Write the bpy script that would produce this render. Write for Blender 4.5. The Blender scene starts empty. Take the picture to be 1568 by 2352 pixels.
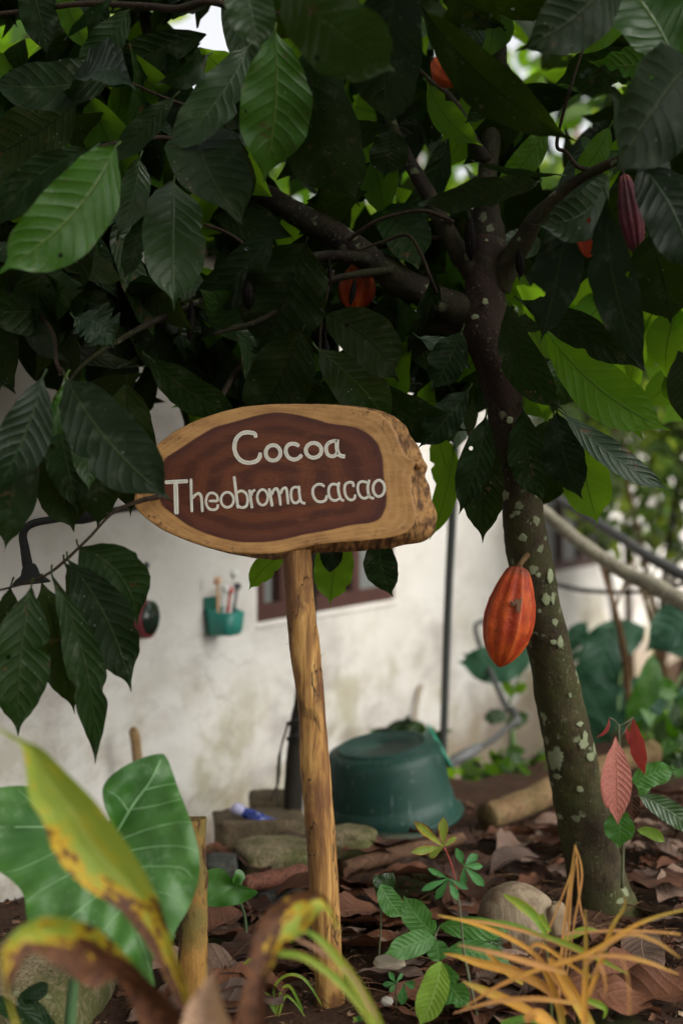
import bpy, math, random
from mathutils import Vector, noise, Matrix
R = math.radians
S = bpy.context.scene
C = S.collection
CZ = 0.93
F = 3267.0
# ------------------------------------------------------------------ camera
cam = bpy.data.cameras.new('camera'); co = bpy.data.objects.new('camera', cam); C.objects.link(co)
co.location = (0, 0, CZ); co.rotation_euler = (R(90), 0, 0)
cam.sensor_fit = 'VERTICAL'; cam.sensor_height = 36; cam.sensor_width = 24; cam.lens = 50
cam.clip_start = 0.05; cam.clip_end = 500
cam.dof.use_dof = True; cam.dof.focus_distance = 2.82; cam.dof.aperture_fstop = 1.9
S.camera = co
# ------------------------------------------------------------------ world, sun
SUN_EL, SUN_AZ = R(38), R(122)      # azimuth measured from +Y towards +X
w = bpy.data.worlds.new('World'); S.world = w; w.use_nodes = True
nt = w.node_tree; nt.nodes.clear()
o_ = nt.nodes.new('ShaderNodeOutputWorld'); b_ = nt.nodes.new('ShaderNodeBackground'); s_ = nt.nodes.new('ShaderNodeTexSky')
s_.sky_type = 'NISHITA'; s_.sun_disc = False; s_.sun_elevation = SUN_EL; s_.sun_rotation = SUN_AZ
s_.air_density = 1.0; s_.dust_density = 6.0; s_.ozone_density = 0.6
hs_ = nt.nodes.new('ShaderNodeHueSaturation'); hs_.inputs['Saturation'].default_value = .10; hs_.inputs['Value'].default_value = 1.2   # hazy, almost white sky
nt.links.new(s_.outputs[0], hs_.inputs['Color']); nt.links.new(hs_.outputs[0], b_.inputs[0]); nt.links.new(b_.outputs[0], o_.inputs[0]); b_.inputs[1].default_value = 0.15
sl = bpy.data.lights.new('sun', 'SUN'); sl.energy = 0.6; sl.angle = R(24); sl.color = (1, 0.91, 0.74)
so = bpy.data.objects.new('sun', sl); C.objects.link(so)
dv = Vector((math.sin(SUN_AZ)*math.cos(SUN_EL), math.cos(SUN_AZ)*math.cos(SUN_EL), math.sin(SUN_EL)))
so.rotation_euler = dv.to_track_quat('Z', 'Y').to_euler(); so.location = (5, -4, 6)
S.view_settings.view_transform = 'Standard'; S.view_settings.look = 'None'
S.view_settings.exposure = 0.9; S.view_settings.gamma = 1
S.cycles.max_bounces = 8; S.cycles.transmission_bounces = 6; S.cycles.transparent_max_bounces = 8

random.seed(7)
rnd = random.random
def ru(a, b): return a+(b-a)*random.random()
def P(x, y, D): return Vector(((x-784)/F*D, D, CZ+(1176-y)/F*D))
def px(n, D): return n*D/F

# ------------------------------------------------------------------ object helpers
def tag(o, label=None, cat=None, group=None, kind=None):
    if label: o['label'] = label
    if cat: o['category'] = cat
    if group: o['group'] = group
    if kind: o['kind'] = kind
    return o
def empty(name, loc, label=None, cat=None, group=None):
    o = bpy.data.objects.new(name, None); C.objects.link(o); o.location = loc; o.empty_display_size = .05
    return tag(o, label, cat, group)
def origin(o):
    v = Vector((0, 0, 0))
    while o: v = v+o.location; o = o.parent
    return v
class MB:
    def __init__(s): s.v = []; s.f = []; s.uv = []; s.a = {}; s.m = []
    def add(s, v, f, uv=None, a=None, m=0):
        n = len(s.v); s.v += [Vector(p) for p in v]; s.f += [tuple(i+n for i in q) for q in f]
        s.uv += uv if uv else [(0, 0)]*len(v)
        s.m += [m]*len(f)
        a = a or {}
        for k in set(list(a)+list(s.a)):
            if k not in s.a: s.a[k] = [0.0]*n
            x = a.get(k, 0.0)
            s.a[k] += list(x) if isinstance(x, (list, tuple)) else [x]*len(v)
    def build(s, name, mat, parent=None, loc=None, smooth=True, **tg):
        me = bpy.data.meshes.new(name)
        og = origin(parent) if parent else Vector(loc or (0, 0, 0))
        me.from_pydata([tuple(p-og) for p in s.v], [], s.f)
        l = me.uv_layers.new(name='UVMap')
        vi = [0]*len(me.loops); me.loops.foreach_get('vertex_index', vi)
        flat = []
        for i in vi: flat += s.uv[i]
        l.data.foreach_set('uv', flat)
        for k, x in s.a.items():
            at = me.attributes.new(k, 'FLOAT', 'POINT'); at.data.foreach_set('value', x)
        for m in (mat if isinstance(mat, (list, tuple)) else [mat]): me.materials.append(m)
        me.polygons.foreach_set('material_index', s.m)
        me.polygons.foreach_set('use_smooth', [smooth]*len(me.polygons))
        me.update()
        o = bpy.data.objects.new(name, me); C.objects.link(o)
        if parent: o.parent = parent
        else: o.location = og
        tag(o, **tg)
        return o
def catmull(pts, n):
    pts = [tuple(p) for p in pts]; out = []
    q = [pts[0]]+pts+[pts[-1]]
    for i in range(1, len(q)-2):
        for k in range(n):
            t = k/n; a, b, c, d = q[i-1], q[i], q[i+1], q[i+2]
            out.append(tuple(.5*((2*b[j])+(-a[j]+c[j])*t+(2*a[j]-5*b[j]+4*c[j]-d[j])*t*t+(-a[j]+3*b[j]-3*c[j]+d[j])*t**3) for j in range(len(b))))
    out.append(pts[-1]); return out
def tube(pts, ns=10, sub=4, rough=0.0, fr=20.0, cap=True, seed=0, ridge=None):
    """pts: (x,y,z,r)"""
    q = catmull(pts, sub) if sub > 1 else [tuple(p) for p in pts]
    v = []; f = []; uv = []; up = None; L = 0
    for i, p in enumerate(q):
        c = Vector(p[:3]); r = max(p[3], 1e-5)
        a = Vector(q[max(i-1, 0)][:3]); b = Vector(q[min(i+1, len(q)-1)][:3]); t = (b-a).normalized()
        if up is None: up = t.cross(Vector((0, 1, 0)) if abs(t.y) < .9 else Vector((1, 0, 0))).normalized()
        up = (up-t*up.dot(t)).normalized(); sd = t.cross(up)
        if i: L += (c-Vector(q[i-1][:3])).length
        for k in range(ns+1):
            an = 2*math.pi*(k % ns)/ns; d = up*math.cos(an)+sd*math.sin(an)
            rr = r
            if rough: rr *= 1+rough*noise.noise((c+d*r)*fr+Vector((seed, 0, 0)))+rough*.5*noise.noise((c+d*r)*fr*3+Vector((seed, 5, 0)))
            if ridge: rr *= ridge(L, an)
            v.append(c+d*rr); uv.append((L, k/ns))
    n1 = ns+1
    for i in range(len(q)-1):
        for k in range(ns): f.append((i*n1+k, i*n1+k+1, (i+1)*n1+k+1, (i+1)*n1+k))
    if cap:
        for i, rev in ((0, 1), (len(q)-1, 0)):
            m = len(v); v.append(Vector(q[i][:3])); uv.append((0, 0))
            for k in range(ns):
                a, b = i*n1+k, i*n1+k+1
                f.append((m, b, a) if rev else (m, a, b))
    return v, f, uv
def pt(*pts):  # pixel tube: (x,y,D,widthpx)
    return [tuple(P(a, b, D))+(px(w, D)/2,) for a, b, D, w in pts]
def box(mb, c, sx, sy, sz, rot=0, m=0, bev=0):
    v = []
    for z in (-1, 1):
        for x, y in ((-1, -1), (1, -1), (1, 1), (-1, 1)):
            p = Matrix.Rotation(rot, 3, 'Z') @ Vector((x*sx/2, y*sy/2, z*sz/2)); v.append(Vector(c)+p)
    mb.add(v, [(3, 2, 1, 0), (4, 5, 6, 7), (0, 1, 5, 4), (1, 2, 6, 5), (2, 3, 7, 6), (3, 0, 4, 7)], m=m)
def bevel(o, w, seg=2):
    m = o.modifiers.new('b', 'BEVEL'); m.width = w; m.segments = seg; return o

# ------------------------------------------------------------------ material helpers
class M:
    def __init__(s, name):
        s.m = bpy.data.materials.new(name); s.m.use_nodes = True; s.t = s.m.node_tree; s.t.nodes.clear()
        s.out = s.n('ShaderNodeOutputMaterial')
        s.tc = None
    def n(s, typ, **k):
        x = s.t.nodes.new(typ)
        for a, b in k.items(): setattr(x, a, b)
        return x
    def lk(s, a, b): s.t.links.new(a, b)
    def val(s, sock, v):
        if v is None: return
        if hasattr(v, 'is_output') or isinstance(v, bpy.types.NodeSocket): s.lk(v, sock)
        else: sock.default_value = (tuple(v)+(1,) if isinstance(v, (tuple, list)) and len(v) == 3 and sock.type == 'RGBA' else v)
    def obj(s):
        if not s.tc: s.tc = s.n('ShaderNodeTexCoord')
        return s.tc.outputs['Object']
    def uvc(s):
        if not s.tc: s.tc = s.n('ShaderNodeTexCoord')
        return s.tc.outputs['UV']
    def map(s, vec, scale=(1, 1, 1), loc=(0, 0, 0), rot=(0, 0, 0)):
        x = s.n('ShaderNodeMapping'); s.lk(vec, x.inputs[0]); x.inputs[1].default_value = loc; x.inputs[2].default_value = rot; x.inputs[3].default_value = scale; return x.outputs[0]
    def noise(s, vec=None, scale=5, detail=4, rough=.55, dist=0):
        x = s.n('ShaderNodeTexNoise'); s.lk(vec or s.obj(), x.inputs['Vector']); x.inputs['Scale'].default_value = scale; x.inputs['Detail'].default_value = detail
        x.inputs['Roughness'].default_value = rough; x.inputs['Distortion'].default_value = dist; return x.outputs['Fac']
    def vor(s, vec=None, scale=5, feat='F1', out='Distance', rand=1):
        x = s.n('ShaderNodeTexVoronoi', feature=feat); s.lk(vec or s.obj(), x.inputs['Vector']); x.inputs['Scale'].default_value = scale; x.inputs['Randomness'].default_value = rand; return x.outputs[out]
    def math(s, op, a, b=None, c=None, clamp=False):
        x = s.n('ShaderNodeMath', operation=op, use_clamp=clamp); s.val(x.inputs[0], a)
        if b is not None: s.val(x.inputs[1], b)
        if c is not None: s.val(x.inputs[2], c)
        return x.outputs[0]
    def mr(s, v, a, b, c=0, d=1, smooth=True):
        x = s.n('ShaderNodeMapRange'); x.interpolation_type = 'SMOOTHSTEP' if smooth else 'LINEAR'
        s.val(x.inputs[0], v); 
        for i, q in enumerate((a, b, c, d)): x.inputs[i+1].default_value = q
        return x.outputs[0]
    def mix(s, f, a, b, mode='MIX'):
        x = s.n('ShaderNodeMix', data_type='RGBA', blend_type=mode); s.val(x.inputs[0], f); s.val(x.inputs[6], a); s.val(x.inputs[7], b); return x.outputs[2]
    def ramp(s, v, stops):
        x = s.n('ShaderNodeValToRGB'); s.lk(v, x.inputs[0]); e = x.color_ramp.elements
        while len(e) < len(stops): e.new(.5)
        for i, (p, c) in enumerate(stops): e[i].position = p; e[i].color = tuple(c)+(1,)
        return x.outputs[0]
    def attr(s, name):
        x = s.n('ShaderNodeAttribute'); x.attribute_name = name; return x.outputs['Fac']
    def sep(s, v):
        x = s.n('ShaderNodeSeparateXYZ'); s.lk(v, x.inputs[0]); return x.outputs
    def bump(s, h, st=.3, dist=.01, nrm=None):
        x = s.n('ShaderNodeBump'); x.inputs['Strength'].default_value = st; x.inputs['Distance'].default_value = dist; s.lk(h, x.inputs['Height'])
        if nrm: s.lk(nrm, x.inputs['Normal'])
        return x.outputs[0]
    def bsdf(s, col, rough=.6, nrm=None, spec=.5, metal=0, coat=0, trans=None, tcol=None):
        x = s.n('ShaderNodeBsdfPrincipled'); s.val(x.inputs['Base Color'], col); s.val(x.inputs['Roughness'], rough)
        x.inputs['Specular IOR Level'].default_value = spec; x.inputs['Metallic'].default_value = metal
        if coat: x.inputs['Coat Weight'].default_value = coat; x.inputs['Coat Roughness'].default_value = .25
        if nrm: s.lk(nrm, x.inputs['Normal'])
        res = x.outputs[0]
        if trans:
            t = s.n('ShaderNodeBsdfTranslucent'); s.val(t.inputs[0], tcol)
            mx = s.n('ShaderNodeMixShader'); s.val(mx.inputs[0], trans); s.lk(res, mx.inputs[1]); s.lk(t.outputs[0], mx.inputs[2]); res = mx.outputs[0]
        s.lk(res, s.out.inputs[0]); return s.m

def leaf_mat(name, c1, c2, vein, tcol, trans=.35, rough=.38, nveins=11, bumpst=.28, brown=0.0, spots=0.0, yellow=0.0, spec=.28, browncol=(.09, .035, .012)):
    m = M(name); uv = m.sep(m.uvc()); u = uv[0]; v = uv[1]
    av = m.math('ABSOLUTE', m.math('SUBTRACT', v, .5)); av = m.math('MULTIPLY', av, 2.0)
    r = m.attr('rnd')
    ph = m.math('SUBTRACT', m.math('MULTIPLY', u, float(nveins)), m.math('MULTIPLY', m.math('POWER', av, 1.25), 1.9))
    ph = m.math('ADD', ph, m.math('MULTIPLY', m.math('GREATER_THAN', v, .5), .37))
    ph = m.math('ADD', ph, m.math('MULTIPLY', m.noise(scale=14, detail=2), .35))
    fr = m.math('ABSOLUTE', m.math('SUBTRACT', m.math('FRACT', ph), .5))       # .5 at vein, 0 between
    quilt = m.math('SUBTRACT', 1.0, m.math('POWER', m.math('MULTIPLY', fr, 2.0), 3.0))
    vm = m.math('MULTIPLY', m.mr(fr, .47, .5), .26)
    mid = m.mr(av, .055, .015)
    vm = m.math('MAXIMUM', vm, mid)
    n1 = m.noise(scale=9, detail=3); n2 = m.noise(scale=190, detail=5, rough=.65)
    col = m.mix(m.mr(m.math('ADD', m.math('MULTIPLY', n1, .6), m.math('MULTIPLY', r, .6)), .3, .9), c1, c2)
    col = m.mix(m.math('MULTIPLY', m.mr(n2, .35, .7), .45), col, tuple(x*.5 for x in c1))
    if yellow:
        ym = m.math('MULTIPLY', m.mr(m.math('ADD', m.noise(scale=11, detail=3), m.math('MULTIPLY', av, .3)), .5, .78), yellow)
        col = m.mix(ym, col, (.55, .36, .03))
    col = m.mix(vm, col, vein)
    tc = m.mix(vm, tcol, tuple(x*.45 for x in tcol))
    tc = m.mix(m.math('MULTIPLY', m.noise(scale=12, detail=2), .6), tc, tuple(x*.5 for x in tcol))
    if spots:
        sp = m.mr(m.vor(scale=75), .16, .07)
        sp = m.math('MULTIPLY', sp, m.mr(m.noise(scale=17, detail=2), .5, .65))
        wt = m.math('MULTIPLY', m.mr(m.math('ADD', m.noise(scale=24, detail=5, rough=.65), m.math('MULTIPLY', r, .10)), .715, .74), .85)
        col = m.mix(wt, col, (.07, .04, .015)); col = m.mix(m.math('MULTIPLY', sp, spots), col, (.35, .36, .27))
        du = m.math('MULTIPLY', m.mr(m.noise(scale=28, detail=6, rough=.7), .52, .75), spots*.35)
        col = m.mix(du, col, (.22, .25, .17))
    if brown:
        bn = m.math('ADD', m.math('MULTIPLY', m.noise(scale=16, detail=5), .9), m.math('MULTIPLY', m.math('POWER', av, 2.0), .35))
        bm = m.mr(bn, .78-brown*.35, .84-brown*.35)
        edge = m.mr(bn, .68-brown*.35, .78-brown*.35)
        col = m.mix(edge, col, (.5, .27, .02)); col = m.mix(bm, col, browncol)
        tc = m.mix(bm, m.mix(edge, tc, (.5, .28, .02)), (.03, .012, .004))
    h = m.math('ADD', m.math('MULTIPLY', quilt, .8), m.math('MULTIPLY', n2, .15)); h = m.math('SUBTRACT', h, m.math('MULTIPLY', mid, .8))
    nr = m.bump(h, bumpst, .006)
    res = m.bsdf(col, m.math('ADD', rough, m.math('MULTIPLY', n2, .16)), nr, spec, trans=trans, tcol=tc)
    if spots:      # insect holes
        src = m.out.inputs[0].links[0].from_socket; hm_ = m.math('MULTIPLY', m.math('LESS_THAN', m.vor(scale=21), .11), m.math('GREATER_THAN', m.noise(scale=7, detail=1), .60))
        tr = m.n('ShaderNodeBsdfTransparent'); mx = m.n('ShaderNodeMixShader'); m.lk(hm_, mx.inputs[0]); m.lk(src, mx.inputs[1]); m.lk(tr.outputs[0], mx.inputs[2]); m.lk(mx.outputs[0], m.out.inputs[0])
    return res

ML = {  # cocoa leaf tones from dark to back: shade and backlight put into colour
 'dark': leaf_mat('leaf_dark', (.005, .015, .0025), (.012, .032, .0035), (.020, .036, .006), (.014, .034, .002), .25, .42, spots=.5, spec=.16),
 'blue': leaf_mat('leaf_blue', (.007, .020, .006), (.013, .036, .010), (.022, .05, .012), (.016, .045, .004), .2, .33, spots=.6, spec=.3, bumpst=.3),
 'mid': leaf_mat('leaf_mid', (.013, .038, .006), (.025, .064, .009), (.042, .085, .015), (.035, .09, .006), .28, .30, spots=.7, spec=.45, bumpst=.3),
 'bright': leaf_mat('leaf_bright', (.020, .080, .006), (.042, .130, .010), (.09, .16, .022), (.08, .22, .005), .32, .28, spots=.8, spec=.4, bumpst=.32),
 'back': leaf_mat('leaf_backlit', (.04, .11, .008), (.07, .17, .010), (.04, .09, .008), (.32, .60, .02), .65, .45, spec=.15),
 'olive': leaf_mat('leaf_olive', (.008, .016, .003), (.016, .027, .004), (.008, .014, .003), (.035, .062, .001), .38, .55, spots=.4, spec=.08),
 'seed': leaf_mat('leaf_seedling', (.035, .11, .022), (.06, .17, .032), (.12, .24, .06), (.12, .32, .02), .35, .36, nveins=9),
 'lime': leaf_mat('leaf_lime', (.16, .28, .03), (.24, .38, .04), (.3, .42, .1), (.4, .6, .05), .35, .4, nveins=12, bumpst=.4),
 'red': leaf_mat('leaf_red', (.40, .095, .075), (.55, .22, .17), (.40, .16, .09), (.7, .2, .14), .25, .3, nveins=13, bumpst=.3),
 'dred': leaf_mat('leaf_dark_red', (.25, .03, .03), (.33, .05, .045), (.25, .08, .03), (.6, .08, .05), .35, .35, nveins=15),
 'cass': leaf_mat('leaf_cassava', (.04, .15, .045), (.07, .23, .06), (.2, .36, .12), (.1, .32, .05), .3, .4, nveins=14, bumpst=.2),
 'cassold': leaf_mat('leaf_cassava_old', (.14, .22, .03), (.28, .34, .04), (.4, .42, .12), (.35, .5, .05), .3, .45, nveins=14, bumpst=.2, brown=.25, spots=.5),
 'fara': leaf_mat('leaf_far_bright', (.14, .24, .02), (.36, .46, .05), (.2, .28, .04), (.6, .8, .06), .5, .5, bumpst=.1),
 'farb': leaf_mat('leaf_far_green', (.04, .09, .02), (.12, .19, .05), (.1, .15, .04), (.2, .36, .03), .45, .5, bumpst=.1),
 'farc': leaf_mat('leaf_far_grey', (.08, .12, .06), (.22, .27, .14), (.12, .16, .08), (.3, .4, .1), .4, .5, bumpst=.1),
 'broad': leaf_mat('leaf_broad_blue', (.018, .062, .034), (.032, .098, .052), (.035, .10, .05), (.04, .13, .03), .25, .36, nveins=9, bumpst=.5),
 'dead': leaf_mat('leaf_dead', (.028, .011, .006), (.14, .055, .027), (.13, .06, .03), (.1, .04, .02), .1, .6, nveins=10, bumpst=.3, spec=.25),
 'deadg': leaf_mat('leaf_dead_grey', (.045, .026, .018), (.19, .12, .085), (.17, .11, .08), (.1, .06, .04), .1, .65, nveins=10, bumpst=.3, spec=.3),
 'gingd': leaf_mat('leaf_ginger_dry', (.36, .20, .12), (.55, .36, .24), (.4, .25, .15), (.5, .3, .1), .2, .6, nveins=22, bumpst=.4),
 'grassg': leaf_mat('grass_green', (.07, .19, .02), (.16, .30, .03), (.3, .38, .08), (.3, .55, .04), .35, .42, nveins=3, bumpst=.1, yellow=.35),
}

def ginger_mat(name, amt):
    m = M(name); uv = m.sep(m.uvc()); u = uv[0]; v = uv[1]
    n1 = m.noise(m.map(m.uvc(), (3.2, 1.6, 1)), scale=2.2, detail=5, rough=.6, dist=.4); n2 = m.noise(m.map(m.uvc(), (1.2, 26, 1)), scale=2.0, detail=4, rough=.7); n3 = m.noise(scale=90, detail=5, rough=.7)
    c = m.mix(m.mr(n2, .35, .65), (.13, .22, .02), (.34, .42, .07)); c = m.mix(m.math('MULTIPLY', m.mr(n1, .5, .66), .7), c, (.50, .40, .03))
    mid = m.mr(m.math('ABSOLUTE', m.math('SUBTRACT', v, .56)), .05, .015); c = m.mix(m.math('MULTIPLY', mid, .6), c, (.40, .48, .12))
    # withering is strongest towards the base and on one half of the blade
    b = m.math('ADD', m.math('MULTIPLY', m.mr(u, .62, .12, 0, 1, False), .40), m.math('MULTIPLY', m.mr(v, .60, .15), .22))
    b = m.math('ADD', b, m.math('MULTIPLY', m.math('ADD', n1, m.math('MULTIPLY', m.math('SUBTRACT', m.noise(scale=42, detail=4, rough=.65), .5), .55)), .95)); b = m.math('ADD', b, amt)
    c = m.mix(m.mr(b, .74, .84), c, (.52, .30, .015)); br = m.mr(b, .84, .90)
    c = m.mix(br, c, m.mix(m.mr(n3, .3, .7), (.035, .013, .007), (.17, .07, .03)))
    t = m.mix(br, (.45, .52, .04), (.03, .012, .005))
    return m.bsdf(c, .5, m.bump(m.math('ADD', n2, m.math('MULTIPLY', n3, .3)), .35, .005), .3, trans=.3, tcol=t)
def straw_mat(name, base, midc, tip):
    m = M(name); u = m.sep(m.uvc())[0]; v = m.sep(m.uvc())[1]
    n1 = m.noise(m.map(m.uvc(), (1.5, 14, 1)), scale=2.6, detail=5, rough=.75); n2 = m.noise(scale=30, detail=4, rough=.6); r = m.attr('rnd')
    t = m.math('ADD', m.math('ADD', u, m.math('MULTIPLY', m.math('SUBTRACT', n2, .5), 1.1)), m.math('MULTIPLY', m.math('SUBTRACT', r, .5), .5))
    c = m.ramp(t, [(.0, tip), (.35, midc), (.62, midc), (.95, base)])
    c = m.mix(m.math('MULTIPLY', m.mr(n1, .45, .7), .6), c, (.20, .085, .025)); c = m.mix(m.math('MULTIPLY', m.mr(n1, .45, .3), .5), c, (.62, .48, .22))
    c = m.mix(m.math('MULTIPLY', m.mr(m.math('ABSOLUTE', m.math('SUBTRACT', v, .5)), .09, .03), .5), c, (.55, .36, .12))
    return m.bsdf(c, .55, m.bump(n1, .5, .003), .25, trans=.25, tcol=tuple(x*.9 for x in midc))
ML['grassy'] = straw_mat('grass_orange', (.46, .34, .05), (.60, .30, .04), (.50, .22, .06)); ML['grasst'] = straw_mat('grass_tan', (.52, .29, .06), (.50, .24, .07), (.40, .19, .08))
ML['ging'] = ginger_mat('leaf_ginger', -.02); ML['gingb'] = ginger_mat('leaf_ginger_brown', .29)
# ------------------------------------------------------------------ leaf geometry
PROF = {
 'cocoa': [(0, .03), (.04, .14), (.12, .46), (.25, .78), (.40, .97), (.52, 1), (.65, .93), (.76, .72), (.84, .45), (.885, .22), (.925, .09), (.965, .045), (1, .005)],
 'wide': [(0, .05), (.04, .25), (.12, .62), (.25, .88), (.40, .99), (.55, 1), (.68, .94), (.78, .76), (.85, .50), (.895, .24), (.93, .09), (.965, .045), (1, .005)],
 'narrow': [(0, .03), (.06, .16), (.2, .6), (.4, .97), (.55, 1), (.7, .85), (.82, .52), (.91, .22), (.96, .08), (1, .01)],
 'lobe': [(0, .06), (.15, .25), (.4, .7), (.62, 1), (.78, .88), (.9, .5), (1, .01)],
 'small': [(0, .05), (.08, .4), (.25, .85), (.45, 1), (.65, .88), (.82, .5), (.93, .16), (1, .01)],
}
def prof(kind, u):
    p = PROF[kind]
    for (a, x), (b, y) in zip(p, p[1:]):
        if u <= b:
            t = (u-a)/(b-a); t = t*t*(3-2*t)*.35+t*.65; return x+(y-x)*t
    return p[-1][1]
def leaf(mb, B, T, w, roll=0, sag=0, curve=0, fold=.12, wave=.04, kind='cocoa', nu=22, nv=4, view=None, jag=.0, bites=(), rv=None, tipcurl=0):
    """midrib from B to T, width w (world), roll about the midrib (deg), sag = bow towards the viewer, curve = sideways bow"""
    B = Vector(B); T = Vector(T); ax = T-B; L = ax.length; ax.normalize()
    mid = (B+T)/2
    vw = Vector(view) if view else (mid-Vector((0, 0, CZ))).normalized()
    sd = ax.cross(vw)
    if sd.length < .05: sd = ax.cross(Vector((0, 0, 1)))
    sd.normalize(); nr = sd.cross(ax).normalized()           # nr points to the viewer-ish side or away
    if nr.dot(vw) > 0: nr = -nr; 
    q = Matrix.Rotation(R(roll), 3, ax); sd = q @ sd; nr = q @ nr
    ph = ru(0, 6.28); ph2 = ru(0, 6.28); fq = ru(2.2, 4.0); r = rnd() if rv is None else rv
    v = []; uv = []; f = []
    for i in range(nu+1):
        u = i/nu; h = 4*u*(1-u)
        c = B+ax*(L*u)+nr*(sag*L*h)+sd*(curve*L*h)
        if tipcurl: c = c-nr*(tipcurl*L*max(0, u-.55)**2*4)
        wu = w*.5*prof(kind, u)*(1+.05*noise.noise(Vector((u*5, ph, 2))))
        for k in range(-nv, nv+1):
            s = k/nv; e = abs(s)
            ww = wu*(1+jag*noise.noise(Vector((u*14, s*3+9, ph))))
            for bu, bs, bd in bites:
                if bs*s > 0: ww *= 1-bd*math.exp(-((u-bu)/.035)**2)*1.0
            cup = fold*w*.5*(e**1.3)*(wu/(w*.5))
            wv = wave*w*(e**1.5)*math.sin(fq*6.28*u+ph+(1.3 if s > 0 else 0))+wave*.8*w*e*math.sin(ph2+u*5+(2 if s > 0 else 0))
            v.append(c+sd*(s*ww)*(1-.25*fold*e)+nr*(cup+wv)); uv.append((u, .5+.5*s))
    n1 = 2*nv+1
    for i in range(nu):
        for k in range(n1-1): f.append((i*n1+k, i*n1+k+1, (i+1)*n1+k+1, (i+1)*n1+k))
    mb.add(v, f, uv, {'rnd': r})
def pleaf(mb, bx, by, tx, ty, w, D=2.6, dD=0.0, roll=0, **k):
    B = P(bx, by, D-dD/2); T = P(tx, ty, D+dD/2)
    leaf(mb, B, T, px(w, D)/max(.25, math.cos(R(roll))), roll=roll, **k)
def blade(mb, pts, D, m=None, fold=.25, tw=0.0):
    """pts: (x,y,widthpx[,D]) ribbon along a smooth path"""
    q = [(p[0], p[1], p[2], (p[3] if len(p) > 3 else D)) for p in pts]
    q = catmull(q, 7); r = rnd(); v = []; f = []; uv = []
    for i, p in enumerate(q):
        a = P(q[max(i-1, 0)][0], q[max(i-1, 0)][1], q[max(i-1, 0)][3]); b = P(q[min(i+1, len(q)-1)][0], q[min(i+1, len(q)-1)][1], q[min(i+1, len(q)-1)][3])
        c = P(p[0], p[1], p[3]); t = (b-a).normalized(); vw = (c-Vector((0, 0, CZ))).normalized()
        sd = t.cross(vw).normalized(); nr = sd.cross(t).normalized()
        an = tw*math.sin(i/len(q)*3.1+r*6); sd2 = sd*math.cos(an)+nr*math.sin(an)
        w = px(max(p[2]*.82, .3), p[3])*.5
        for s in (-1, -.5, 0, .5, 1): v.append(c+sd2*(s*w)+vw*(-(abs(s))*w*fold)); uv.append((i/(len(q)-1), .5+.5*s))
    for i in range(len(q)-1):
        for k in range(4): f.append((i*5+k, i*5+k+1, (i+1)*5+k+1, (i+1)*5+k))
    mb.add(v, f, uv, {'rnd': r})
def solid(o, t=.0006):
    m = o.modifiers.new('t', 'SOLIDIFY'); m.thickness = t; return o

# ------------------------------------------------------------------ bark & other materials
def bark_mat(name, c1, c2, moss=.4, lich=.5, wet=.75, upper=None):
    m = M(name); ob = m.obj()
    n1 = m.noise(scale=18, detail=6, rough=.65); n2 = m.noise(m.map(ob, (1, 1, .5)), scale=150, detail=6, rough=.75)
    col = m.mix(m.mr(n1, .35, .65), c1, c2); col = m.mix(m.mr(n2, .42, .68), col, tuple(x*.35 for x in c1))
    mm = m.mr(m.math('ADD', m.noise(scale=7, detail=5, rough=.7), m.math('MULTIPLY', n2, .3)), .52, .76)
    col = m.mix(m.math('MULTIPLY', mm, moss), col, (.045, .056, .010))
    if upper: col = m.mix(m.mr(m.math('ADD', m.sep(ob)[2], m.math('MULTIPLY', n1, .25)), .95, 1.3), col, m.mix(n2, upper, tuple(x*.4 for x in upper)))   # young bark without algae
    dv_ = m.n('ShaderNodeVectorMath', operation='ADD'); m.lk(ob, dv_.inputs[0])
    nz = m.n('ShaderNodeTexNoise'); m.lk(ob, nz.inputs['Vector']); nz.inputs['Scale'].default_value = 130; nz.inputs['Detail'].default_value = 4
    sc = m.n('ShaderNodeVectorMath', operation='SCALE'); m.lk(nz.outputs['Color'], sc.inputs[0]); sc.inputs['Scale'].default_value = .018; m.lk(sc.outputs[0], dv_.inputs[1])
    l1 = m.mr(m.vor(dv_.outputs[0], scale=26), .27, .22)
    l1 = m.math('MULTIPLY', l1, m.mr(m.noise(scale=9, detail=2), .5, .56))
    l2 = m.math('MULTIPLY', m.mr(m.vor(dv_.outputs[0], scale=95), .24, .14), m.mr(m.noise(scale=13, detail=2), .44, .6))
    lc = m.math('MULTIPLY', m.math('MAXIMUM', l1, m.math('MULTIPLY', l2, .7)), lich)
    col = m.mix(lc, col, (.20, .23, .13))
    h = m.math('ADD', n1, m.math('MULTIPLY', n2, .6))
    return m.bsdf(col, wet, m.bump(h, .9, .006), .2)
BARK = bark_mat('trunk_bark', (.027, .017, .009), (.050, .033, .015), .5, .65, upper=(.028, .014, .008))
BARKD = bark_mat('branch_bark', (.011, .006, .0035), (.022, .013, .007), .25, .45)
TWIG = bark_mat('twig_bark', (.018, .009, .005), (.035, .018, .010), .1, .2)
PALEB = bark_mat('pale_branch_bark', (.30, .27, .20), (.44, .40, .30), .15, .5)
BROWNST = bark_mat('brown_stem_bark', (.12, .055, .025), (.17, .09, .04), .2, .2)
def simple(name, col, rough=.5, var=.3, scale=20, spec=.5, metal=0, bump=.15, dirt=None, dirtamt=.5, coat=0):
    m = M(name); n = m.noise(scale=scale, detail=5, rough=.6)
    c = m.mix(m.math('MULTIPLY', n, var), col, tuple(x*.45 for x in col))
    if dirt: c = m.mix(m.math('MULTIPLY', m.mr(m.noise(scale=scale*.45, detail=6, rough=.7), .5, .7), dirtamt), c, dirt)
    return m.bsdf(c, m.math('ADD', rough, m.math('MULTIPLY', n, .15)), m.bump(n, bump, .003), spec, metal, coat)
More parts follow.
